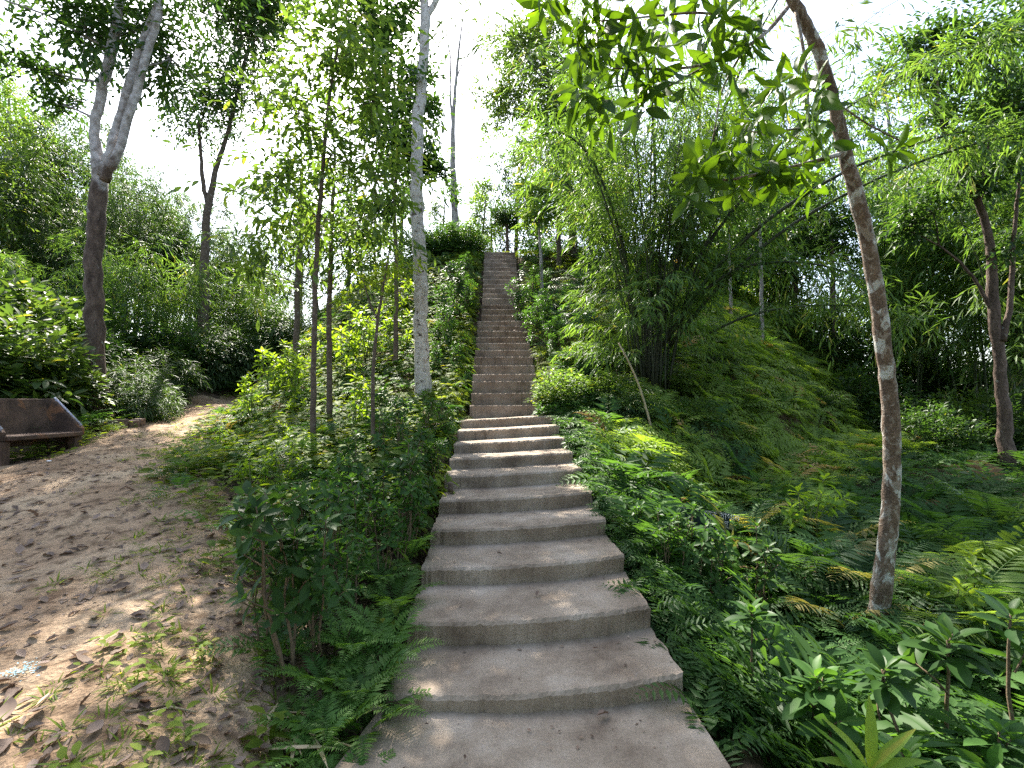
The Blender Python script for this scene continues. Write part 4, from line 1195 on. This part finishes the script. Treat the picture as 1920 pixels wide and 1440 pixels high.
def bank_zone(x, y):
    edge = path_r(y) - ip(y, [3, 5, 7, 11, 15], [.35, .75, 1.1, .9, .3])
    dens = np.clip((x - edge + .35 * wob(x, y, 2)) / 1.5, 0, 1) * (.35 + .65 * (wob(x, y, 1.1, 3) > -.25))
    dens = dens * np.where((y < 5.2) & (x > -2.2), .3, 1)
    return (x > edge - .4) & (x < -.62) & (rng.random(len(x)) < dens) & ~on_stairs(x, y)


mb = MB(); x, y = field(27000, -11, -.6, 2.6, 24, bank_zone, 1.25)
scatter(mb, WD, x, y, (.8 + 1.2 * rng.random(len(x))) * np.clip((y + 1.5) / 8, .55, 1))
setting('bank_weeds', mb.mesh('bank_weeds', M['weed']), 'stuff')
mb = MB(); x, y = field(3000, -11, -.6, 3.0, 24, bank_zone)
scatter(mb, SF, x, y, .6 + .6 * rng.random(len(x)))
setting('bank_ferns', mb.mesh('bank_ferns', M['fern']), 'stuff')
mb = MB(); x, y = field(5200, .2 - 1.9, .2 + 3.2, 9.5, 21, lambda x, y: ~on_stairs(x, y, .12) & (rng.random(len(x)) < .45 + .4 * wob(x, y, 1.3)))
scatter(mb, SF[:2] + WD, x, y, .55 + .6 * rng.random(len(x)))
setting('stairside_weeds', mb.mesh('stairside_weeds', M['weed']), 'stuff')
mb = MB(); x, y = field(9000, -40, -5, 6, 40, lambda x, y: (x < path_l(y) + .1) & ~((x > -8.3) & (x < -7.2) & (y > 7.8) & (y < 9.7)) & ((y > 9.5) | (x < -8.2)))
scatter(mb, SF + WD, x, y, .9 + 1.1 * rng.random(len(x)))
setting('forest_undergrowth', mb.mesh('forest_undergrowth', M['fern']), 'stuff')
# grass on the dirt: thin tufts, thicker towards the right edge of the path
mb = MB()
x, y = field(5200, -9, -.5, 1.4, 13, lambda x, y: on_path(x, y) & (wob(x, y, 1.5, 1) + .5 * wob(x, y, 4, 2) > .75 - 1.25 * np.clip(1 - (path_r(y) - x) / 2.1, 0, 1)))
scatter(mb, TF, x, y, .5 + .6 * rng.random(len(x)), .01)
x, y = field(700, -2.4, -.5, 1.4, 3.4, lambda x, y: (x < path_r(y)) & (wob(x, y, 3.1, 1) > .1))
scatter(mb, TF + WD[:1], x, y, .5 + .5 * rng.random(len(x)), .01)
x, y = field(1100, -9.2, -7, 8.5, 19, lambda x, y: np.abs(x - path_l(y)) < .5)
scatter(mb, TF + WD, x, y, .8 + .8 * rng.random(len(x)), .0)
setting('grass', mb.mesh('grass', M['weed']), 'stuff')

# ------------------------------------------------------------------ fallen leaves
TD = [leaf_tpl(.5, 6, .35, -.25, .5, .02), leaf_tpl(.42, 6, .5, .15, .48, .03), leaf_tpl(.58, 6, .2, -.4, .5, .01)]
DEAD = []
for k, tpl in enumerate(TD):
    mb = MB(); v = tpl[0] - [0, .5, 0]
    mb.add(v, tpl[1], np.full(len(v), .25 + .3 * k)); mb.tube([(0, -.5, 0), (.02, -.75, .03)], [.012, .008], 4, .2)
    DEAD.append(Proto('fallen_leaf', 'leaf', [('fallen_leaf', mb.mesh('fallen_leaf', M['dead']))]))
n = 0
while n < 285:
    y = 1.45 + 5.8 * rng.random() ** 1.7; px = 700 * rng.random()
    p = P(px, 755, y)
    if not (path_l(y) < p[0] < min(path_r(y) + .5, -.55)): continue
    n += 1
    DEAD[rng.integers(3)].put((p[0], p[1], Hs(p[0], p[1]) + .03), rng.random() * 6.28, .06 + .075 * rng.random() ** 1.5, 'dry brown fallen leaf lying on the dirt beside the steps', 'fallen leaves on the dirt', (rng.normal() * .2, rng.normal() * .2))
LT = [(tpl[0] - [0, .5, 0], tpl[1], np.full(len(tpl[0]), .3 + .2 * k)) for k, tpl in enumerate([leaf_tpl(.45, 3, .3, -.2), leaf_tpl(.5, 2, .1, .2), leaf_tpl(.3, 3, .3, .2)])]
mb = MB()
x, y = field(15000, -9, -.5, 1.4, 16, lambda x, y: (x > path_l(y)) & (x < np.minimum(path_r(y) + 1.2, -.6)) & (rng.random(len(x)) < .6 + .4 * wob(x, y, 1.6, 5) + .5 * np.clip(1 - np.abs(x - path_r(y)) / .8, 0, 1)), 1.2)
scatter(mb, LT, x, y, .035 + .085 * rng.random(len(x)) ** 1.5, .022)
setting('leaf_litter', mb.mesh('leaf_litter', M['dead']), 'stuff')
mb = MB()
x, y = field(14000, -10, 6, 2.8, 21, lambda x, y: ~on_stairs(x, y, .03) & (x > path_r(y)) & (x < 1.3 + .35 * y))
scatter(mb, LT, x, y, .06 + .09 * rng.random(len(x)), .012, tj=.4)
setting('slope_leaf_litter', mb.mesh('slope_leaf_litter', M['litter']), 'stuff')
for px, py, s, lab in [(1130, 1342, .085, 'curled brown leaf lying on the landing slab'), (1081, 903, .1, 'brown leaf at the right end of the sixth step'), (695, 1328, .12, 'grey curled leaf standing at the left corner of the landing slab')]:
    d = {1342: 2.75, 903: 6.15, 1328: 2.78}[py]
    p = P(px, py, d); p[2] = {1342: .035, 903: .745, 1328: .03}[py]
    DEAD[1].put(p, rng.random() * 6, s, lab, None, (.3, .2))
for k in (0, 1, 2, 2, 3, 4, 5, 7, 8, 12, 15, 19):
    s_ = STEPS[k]; x = STX + rng.uniform(-.8, .8) * s_[2] / 2
    y = s_[0] + rng.uniform(.12, .8) * (STEPS[k + 1][0] - s_[0])
    DEAD[rng.integers(3)].put((x, y, s_[1] + (x - STX) * s_[3] + .015), rng.random() * 6, .035 + .04 * rng.random(), 'small dry leaf lying on ' + step_name(y + .02) + (', nearer the left end' if x < STX else ', nearer the right end'), 'dry leaves on the steps', (rng.normal() * .2, rng.normal() * .2))
# crumbs of leaf and soil that gather on the treads, most of them against the risers
mb = MB(); q = []
for k in range(len(STEPS) - 1):
    s_ = STEPS[k]; dep = STEPS[k + 1][0] - s_[0]
    m = 34 if k < 10 else 16
    x = STX + (rng.random(m) - .5) * s_[2] * .96
    t = 1 - .12 * np.abs(rng.normal(size=m)); t = np.where(rng.random(m) < .3, rng.uniform(.1, 1, m), t)
    bow = s_[4] * .65 * (1 - ((x - STX) / s_[2] * 2) ** 2)
    q.append(np.stack([x, s_[0] - bow + .03 + t * (dep - .05), s_[1] + (x - STX) * s_[3] + .006], 1))
m = 90
q.append(np.stack([STX + (rng.random(m) - .5) * 1.6, 1.4 + 1.45 * rng.random(m) ** .6, np.full(m, .012)], 1))
q = np.concatenate(q)
leaves(mb, T_OVAL, q, rv(len(q)) * [1, 1, .1], np.tile([0, 0, 1.], (len(q), 1)) + rv(len(q), .25), .012 + .028 * rng.random(len(q)) ** 3)
setting('step_litter', mb.mesh('step_litter', M['litter']), 'stuff')
# grit and small stones on the dirt
mb = MB(); phi = (1 + 5 ** .5) / 2
iv = unit(np.array([(-1, phi, 0), (1, phi, 0), (-1, -phi, 0), (1, -phi, 0), (0, -1, phi), (0, 1, phi), (0, -1, -phi), (0, 1, -phi), (phi, 0, -1), (phi, 0, 1), (-phi, 0, -1), (-phi, 0, 1)]))
fi = np.array([(0, 11, 5), (0, 5, 1), (0, 1, 7), (0, 7, 10), (0, 10, 11), (1, 5, 9), (5, 11, 4), (11, 10, 2), (10, 7, 6), (7, 1, 8), (3, 9, 4), (3, 4, 2), (3, 2, 6), (3, 6, 8), (3, 8, 9), (4, 9, 5), (2, 4, 11), (6, 2, 10), (8, 6, 7), (9, 8, 1)])
x, y = field(2600, -8.5, -.5, 1.4, 12, lambda x, y: on_path(x, y), 1.5)
z = H(x, y) + .02
for i in range(len(x)):
    mb.add(iv * (.6 + .7 * rng.random((12, 1))) * (.003 + .011 * rng.random() ** 3) * [1.2, 1, .7] + [x[i], y[i], z[i]], fi)
setting('grit', mb.mesh('grit', M['dirt']), 'stuff')
# twigs, straw and scraps


def stick(pts, r, name, lab, cat, mat, group=None):
    pts = np.array(pts); b = pts.mean(0)
    o = link(name, MB().tube(pts - b, r, 6).mesh(name, mat)); o.location = b
    return tag(o, lab, cat, group)


def on_ground(px, py, lift=.03):
    p = hit(px, py, 1.2); p[2] += lift
    return p


stick([on_ground(235, 1352), on_ground(290, 1345), on_ground(340, 1330)], [.008, .007, .005], 'twig', 'bent brown twig on the dirt left of the straw heap', 'twig', M['stem'], None)
stick([on_ground(280, 1352), on_ground(320, 1338), on_ground(368, 1350)], [.005, .006, .004], 'twig', 'pale thin twig crossing the bent one on the dirt', 'twig', M['culm_dry'], None)
o = link('dry_blade', leaves(MB(), leaf_tpl(.09, 6, .3, .05), np.zeros((1, 3)), np.array([[1., -.35, 0]]), np.array([[0, 0, 1.]]), .17, [.9]).mesh('dry_blade', M['straw'])); o.location = on_ground(12, 1372)
tag(o, 'pale dry blade alone on the dirt at the lower left corner', 'leaf blade')
o = link('dry_blade', leaves(MB(), leaf_tpl(.1, 6, .3, .05), np.zeros((1, 3)), np.array([[.25, -1., .05]]), np.array([[0, 0, 1.]]), .13, [.9]).mesh('dry_blade', M['straw'])); o.location = on_ground(95, 1310)
tag(o, 'short pale dry blade on the dirt beside a round curled leaf', 'leaf blade')
c = on_ground(545, 1382); mb = MB()
k = 46; a = rng.normal(size=k) * .45 - .55
pos = rv(k, 1) * [.13, .10, .008] + [0, 0, .02]
leaves(mb, leaf_tpl(.07, 5, .3, .06), pos - np.stack([np.cos(a), np.sin(a), 0 * a], 1) * .12, np.stack([np.cos(a), np.sin(a), .05 * rng.normal(size=k)], 1), np.tile([0, 0, 1.], (k, 1)) + rv(k, .3), .16 + .2 * rng.random(k))
o = link('straw_heap', mb.mesh('straw_heap', M['straw'])); o.location = c; tag(o, 'flattened heap of dry bamboo blades on the dirt left of the landing slab', 'straw heap')
mb = MB(); k = 130; pos = rv(k, 1) * [.055, .05, .002] + [0, 0, .02]
leaves(mb, T_OVAL, pos, rv(k, 1) * [1, 1, .15], np.tile([0, 0, 1.], (k, 1)) + rv(k, .2), .012 + .014 * rng.random(k))
o = link('blue_scraps', mb.mesh('blue_scraps', M['blue'])); o.location = on_ground(42, 1268, .012); o['kind'] = 'stuff'


def crumpled(name, loc, s, mat, lab, cat):
    v = unit(rv(60)) * (.6 + .4 * rng.random((60, 1))) * s
    import bmesh
    bm = bmesh.new()
    for q in v: bm.verts.new(q)
    bmesh.ops.convex_hull(bm, input=bm.verts)
    bmesh.ops.delete(bm, geom=[q for q in bm.verts if not q.link_faces], context='VERTS')
    for q in bm.verts: q.co *= .6 + .55 * random.random()
    me = bpy.data.meshes.new(name); bm.to_mesh(me); bm.free(); me.materials.append(mat)
    o = link(name, me); o.location = loc
    return tag(o, lab, cat)


crumpled('paper_scrap', on_ground(93, 866, .0), np.array([.10, .07, .03]), M['paper'], 'crumpled white paper scrap on the path in front of the bench', 'paper')
crumpled('plastic_bag', on_ground(1333, 668, .12), np.array([.16, .1, .17]), M['paper'], 'pale plastic bag caught in the ferns of the right slope', 'bag')
o = link('wooden_stub', MB().tube([(0, 0, -.03), (.003, 0, .03), (0, .003, .07), (.002, 0, .085)], [.035, .032, .034, .028], 10, rough=.12).mesh('wooden_stub', M['bark_thin'])); o.location = (P(846, 905, 6.05)[0], 6.0, .70)
tag(o, 'short brown wooden stub standing at the left end of the fifth step', 'stub')

SHADE = [(-3.2, -3.6, T_D, 1.1), (1.5, -4.2, BAM_B, .9), (4.8, -2.6, BAM_B, .9), (-5, -5, T_A, 1.0), (-1.5, -7, T_B, 1.0), (2.5, -5.5, T_A, .95), (6, -4, T_D, 1.2), (9, -8, T_A, 1.1), (-9, -7, T_D, 1.3), (-13, -3, T_A, 1.05), (3, -11, T_B, 1.1), (-5, -12, T_A, 1.1), (9.5, 1, T_B, .9), (13, 4, T_A, .95),
         (-12.5, 3, T_B, .95), (-19, 5, T_D, 1.3)]
# ------------------------------------------------------------------ the wood all round
def far(protos, lst, group, cat=None):
    for px, d, sc, lab in lst:
        pr = protos[rng.integers(len(protos))] if isinstance(protos, list) else protos
        pr.put(G(px, d) - [0, 0, .1], rng.random() * 6.28, sc, lab, group)


far([HEDGE], [(795, 21, 1.15, 'dark hedge bush at the hilltop, leftmost in the row beside the steps'), (828, 20.8, 1.1, 'dark hedge bush at the hilltop, in the middle of the row'), (858, 20.7, 1.1, 'dark hedge bush at the hilltop, right behind the pale weeds'), (884, 21.2, .95, 'dark hedge bush at the hilltop, touching the top of the steps')], 'hedge bushes at the hilltop')
far([BROAD], [(40, 10.5, 1.15, 'broad-leaved yellowish bush right behind the bench'), (100, 11.2, 1.0, 'broad-leaved yellowish bush between the bench and the forked tree'), (-30, 10, 1.5, 'broad-leaved bush at the left edge behind the bench'), (10, 12.5, 1.7, 'broad-leaved bush rising highest behind the bench')], 'broad-leaved bushes behind the bench')
far([BUSH[2], BUSH[1]], [(235, 13.2, 1.0, 'dusky leafy bush just right of the forked tree'), (290, 15, 1.1, 'dusky leafy bush in the middle of the far path bank'), (330, 17, 1.3, 'rounded bush mound on the far path bank'), (395, 18, 1.5, 'rounded bush mound where the path bends away'), (440, 19, 1.4, 'dark bush overhanging the earth bank at the path bend'),
                         (270, 12.6, .8, 'low bush at the left path edge'), (485, 21, 1.5, 'dark bush behind the path bend, against the hill'), (130, 13.5, 1.3, 'dusky bush behind the forked trunk, on its left'), (215, 16, 1.5, 'dusky bush behind the forked trunk, on its right'), (520, 20, 1.4, 'bush between the hill shoulder and the path bend')], 'bushes along the far side of the path')
far([BAM_A], [(20, 22, 1.15, 'bamboo clump at the left edge of the grove'), (90, 24, 1.2, 'bamboo clump second from the left edge'), (170, 23, 1.0, 'bamboo clump behind the forked trunk'), (250, 21, .95, 'bamboo clump just right of the forked trunk'), (310, 22, .9, 'bamboo clump in the middle of the far grove'), (360, 23, .85, 'bamboo clump left of the slim forked tree'),
              (420, 25, .85, 'bamboo clump right of the slim forked tree'), (470, 26, .8, 'bamboo clump over the path bend'), (-60, 18, 1.1, 'bamboo clump leaning in from beyond the left edge'), (130, 19, .8, 'low bamboo clump left behind the forked trunk')], 'bamboo grove beyond the path')
far([BAM_S], [(245, 17, 1.25, 'bright bamboo spray right of the forked trunk'), (320, 17.5, 1.1, 'bright bamboo spray in the middle of the path bank'), (60, 15, 1.0, 'bright bamboo spray behind the bench bushes'), (450, 20, 1.0, 'bright bamboo spray near the path bend')], 'bright bamboo sprays')
far([T_C], [(30, 22, .95, 'yellowing tree at the far left'), (-20, 26, 1.0, 'yellowing tree cut by the left edge'), (140, 32, 1.0, 'yellowing tree behind the forked trunk')], 'yellowing trees at the far left')
far([T_B, T_A], [(230, 34, .85, 'hazy far tree right of the forked trunk'), (300, 36, .75, 'hazy far tree left of the sky gap'), (180, 38, 1.0, 'hazy far tree behind the forked trunk'), (370, 36, .65, 'hazy far tree behind the slim forked tree'), (-100, 30, 1.1, 'hazy far tree beyond the left edge'), (420, 40, .6, 'lowest hazy far tree under the sky gap')], 'hazy trees beyond the path')
far([T_D, T_E], [(700, 27, 0.90, 'leafy tree behind the hilltop, left of the pale trunk'), (745, 25, 0.96, 'leafy tree behind the hilltop, hidden partly by the pale trunk'), (815, 26, 0.87, 'leafy tree behind the dark hedge bushes'), (880, 29, 1.04, 'hazy tree right above the top step'), (925, 32, 1.16, 'tallest hazy tree behind the top of the steps'), (965, 28, 1.01, 'hazy tree right behind the round-headed tree'), (1010, 27, 1.09, 'leafy tree behind the thin sapling on the hilltop'),
                 (650, 24, 0.80, 'leafy tree on the left shoulder of the hill'), (600, 24, 0.80, 'leafy tree farther left on the hill shoulder'), (850, 34, 1.01, 'pale tree far behind the bare tree')], 'trees behind the hilltop')
far([T_E, T_D], [(1050, 19, .75, 'leafy tree between the upper steps and the bamboo'), (1110, 20, .85, 'leafy tree right behind the big bamboo, on its left'), (1330, 25, .85, 'leafy tree on the fern crest left of the thin trunks')], 'trees on the hill right of the steps')
far([BAM_B], [(1130, 17, .8, 'bamboo clump on the hill behind the big one, on its left'), (1420, 22, .9, 'bamboo clump behind the fern crest'), (1700, 21, 1.05, 'pale bamboo clump in the gap right of the leaning trunk'), (1770, 18, .85, 'pale bamboo clump left of the knotty dark tree'),
              (1930, 17, 1.1, 'bamboo clump at the right edge'), (1990, 13, 1.1, 'bamboo clump leaning in from beyond the right edge')], 'bamboo clumps right of the steps')
far([T_B, T_A], [(1560, 28, .8, 'far tree behind the dense dark one'), (1650, 30, .85, 'far tree behind the leaning trunk'), (1740, 32, .75, 'far tree below the sky gap on the right'), (1830, 30, .95, 'far tree behind the knotty dark tree'), (1920, 28, 1.0, 'far tree at the right edge'), (1470, 30, .85, 'far tree high behind the fern slope'), (2010, 24, 1.0, 'far tree beyond the right edge'), (1380, 30, .8, 'far tree behind the fern crest')], 'far trees on the right')
far([BUSH[0], BUSH[1], BUSH[2]], [(1480, 17.5, 1.2, 'bush at the end of the fern crest'), (1560, 17, 1.1, 'bush below the thin brown trunk'), (1620, 15, 1.2, 'bush left behind the leaning trunk'), (1700, 13.5, 1.0, 'bush right behind the leaning trunk'), (1750, 12, .9, 'bush left of the knotty dark tree'), (1830, 13.5, 1.2, 'bush behind the knotty dark tree'), (1900, 12, 1.1, 'bush at the right edge of the gully'), (1800, 17, 1.6, 'tall bush in the right background'),
                                  (1650, 20, 1.9, 'tall bush in the dark gap of the right background'), (1730, 18, 1.7, 'tall bush beside the pale bamboo'), (1560, 21, 1.9, 'tall bush behind the fern slope'), (1450, 20.5, 1.5, 'bush behind the fern crest'), (1900, 19, 2.0, 'tall bush at the far right edge'), (1330, 19.5, 1.3, 'bush on the fern crest')], 'bushes in the right background')

far([T_D, T_B], [(560, 26, .75, 'tree in the gap behind the thin reddish trunk'), (480, 30, .8, 'tree over the path bend, behind the bamboo'), (20, 20, .95, 'dense tree behind the bench, at the left edge'), (110, 27, .95, 'dense tree behind the bench, right of the edge one'), (210, 26, .85, 'dense tree hidden by the forked trunk'), (280, 27, .75, 'dense tree under the sky gap on the left'), (350, 28, .7, 'dense tree behind the slim forked trunk'), (430, 29, .66, 'dense low tree right of the slim forked trunk')], 'dense trees beyond the path')
far([T_A, T_B], [(40, 21, .9, 'tall tree behind the bench bushes'), (120, 23, .85, 'tall tree showing left of the forked trunk'), (240, 24, .78, 'tall tree just right of the forked limbs'), (-40, 17, .9, 'tall tree at the left edge behind the bench'), (310, 26, .72, 'tree under the right end of the bamboo grove'), (500, 25, .5, 'low tree at the path bend')], 'tall trees beyond the bench')
far([T_A, T_D], [(1765, 20, 1.15, 'tall tree between the leaning trunk and the knotty tree'), (1885, 18, 1.1, 'tall tree right behind the knotty dark tree'), (1665, 25, 1.0, 'tall tree close behind the leaning trunk'), (1960, 16, 1.1, 'tall tree at the right edge')], 'tall trees in the right background')
far([BAM_B], [(1660, 17, 1.35, 'high arching bamboo clump left of the knotty dark tree'), (1850, 15.5, 1.5, 'high arching bamboo clump above the knotty dark tree'), (1935, 12.5, 1.3, 'high arching bamboo clump at the right edge')], 'high arching bamboo on the right')
far([T_A, T_B, T_D], [(1290, 26, 1.1, 'tall tree over the big bamboo, on its right'), (1390, 23, 1.1, 'tall tree behind the thin trunks of the fern crest'), (1480, 25, 1.1, 'tall tree behind the dense dark one'), (1110, 23, .9, 'tall tree between the bright dense one and the bamboo')], 'tall trees crowning the hill on the right')


def shade_tree(x, y, pr, sc, lab):
    pr.put((x, y, Hs(x, y) - .1), rng.random() * 6.28, sc, lab, 'trees of the wood round the viewer')


k = 0
for x, y, pr, sc in SHADE:
    shade_tree(x, y, pr, sc, 'tree of the wood standing outside the photo, behind the viewer' if y < 1 else 'tree of the wood standing outside the photo, left of the path')

# ------------------------------------------------------------------ light, air and sky
SUN_EL, SUN_AZ = R(48), R(-20)      # azimuth from straight ahead, minus is left
sd = Vector((math.sin(SUN_AZ) * math.cos(SUN_EL), math.cos(SUN_AZ) * math.cos(SUN_EL), math.sin(SUN_EL)))
sl = bpy.data.lights.new('sun', 'SUN'); sl.energy = 5.0; sl.angle = R(.6); sl.color = (1, .93, .82)
so = bpy.data.objects.new('sun', sl); COL.objects.link(so)
so.rotation_euler = (-sd).to_track_quat('-Z', 'Y').to_euler()
w = bpy.data.worlds.new('World'); SC.world = w; w.use_nodes = True
nt = w.node_tree; nt.nodes.clear()
sk = nt.nodes.new('ShaderNodeTexSky'); sk.sky_type = 'NISHITA'; sk.sun_disc = False
sk.sun_elevation = SUN_EL; sk.sun_rotation = SUN_AZ; sk.air_density = 1.0; sk.dust_density = 2.0; sk.ozone_density = 1.0; sk.altitude = 100
hs = nt.nodes.new('ShaderNodeHueSaturation'); hs.inputs['Saturation'].default_value = .8
bg = nt.nodes.new('ShaderNodeBackground'); bg.inputs['Strength'].default_value = .14
ou = nt.nodes.new('ShaderNodeOutputWorld')
nt.links.new(sk.outputs[0], hs.inputs['Color']); nt.links.new(hs.outputs[0], bg.inputs[0]); nt.links.new(bg.outputs[0], ou.inputs[0])
SC.view_settings.view_transform = 'Standard'; SC.view_settings.look = 'None'; SC.view_settings.gamma = 1
SC.view_settings.exposure = 2.05
SC.render.engine = 'CYCLES'
SC.cycles.max_bounces = 7; SC.cycles.diffuse_bounces = 4; SC.cycles.glossy_bounces = 2; SC.cycles.transmission_bounces = 4; SC.cycles.volume_bounces = 0
SC.cycles.use_denoising = False
SC.cycles.use_adaptive_sampling = False; SC.cycles.use_light_tree = False
SC.cycles.sample_clamp_indirect = 4.0
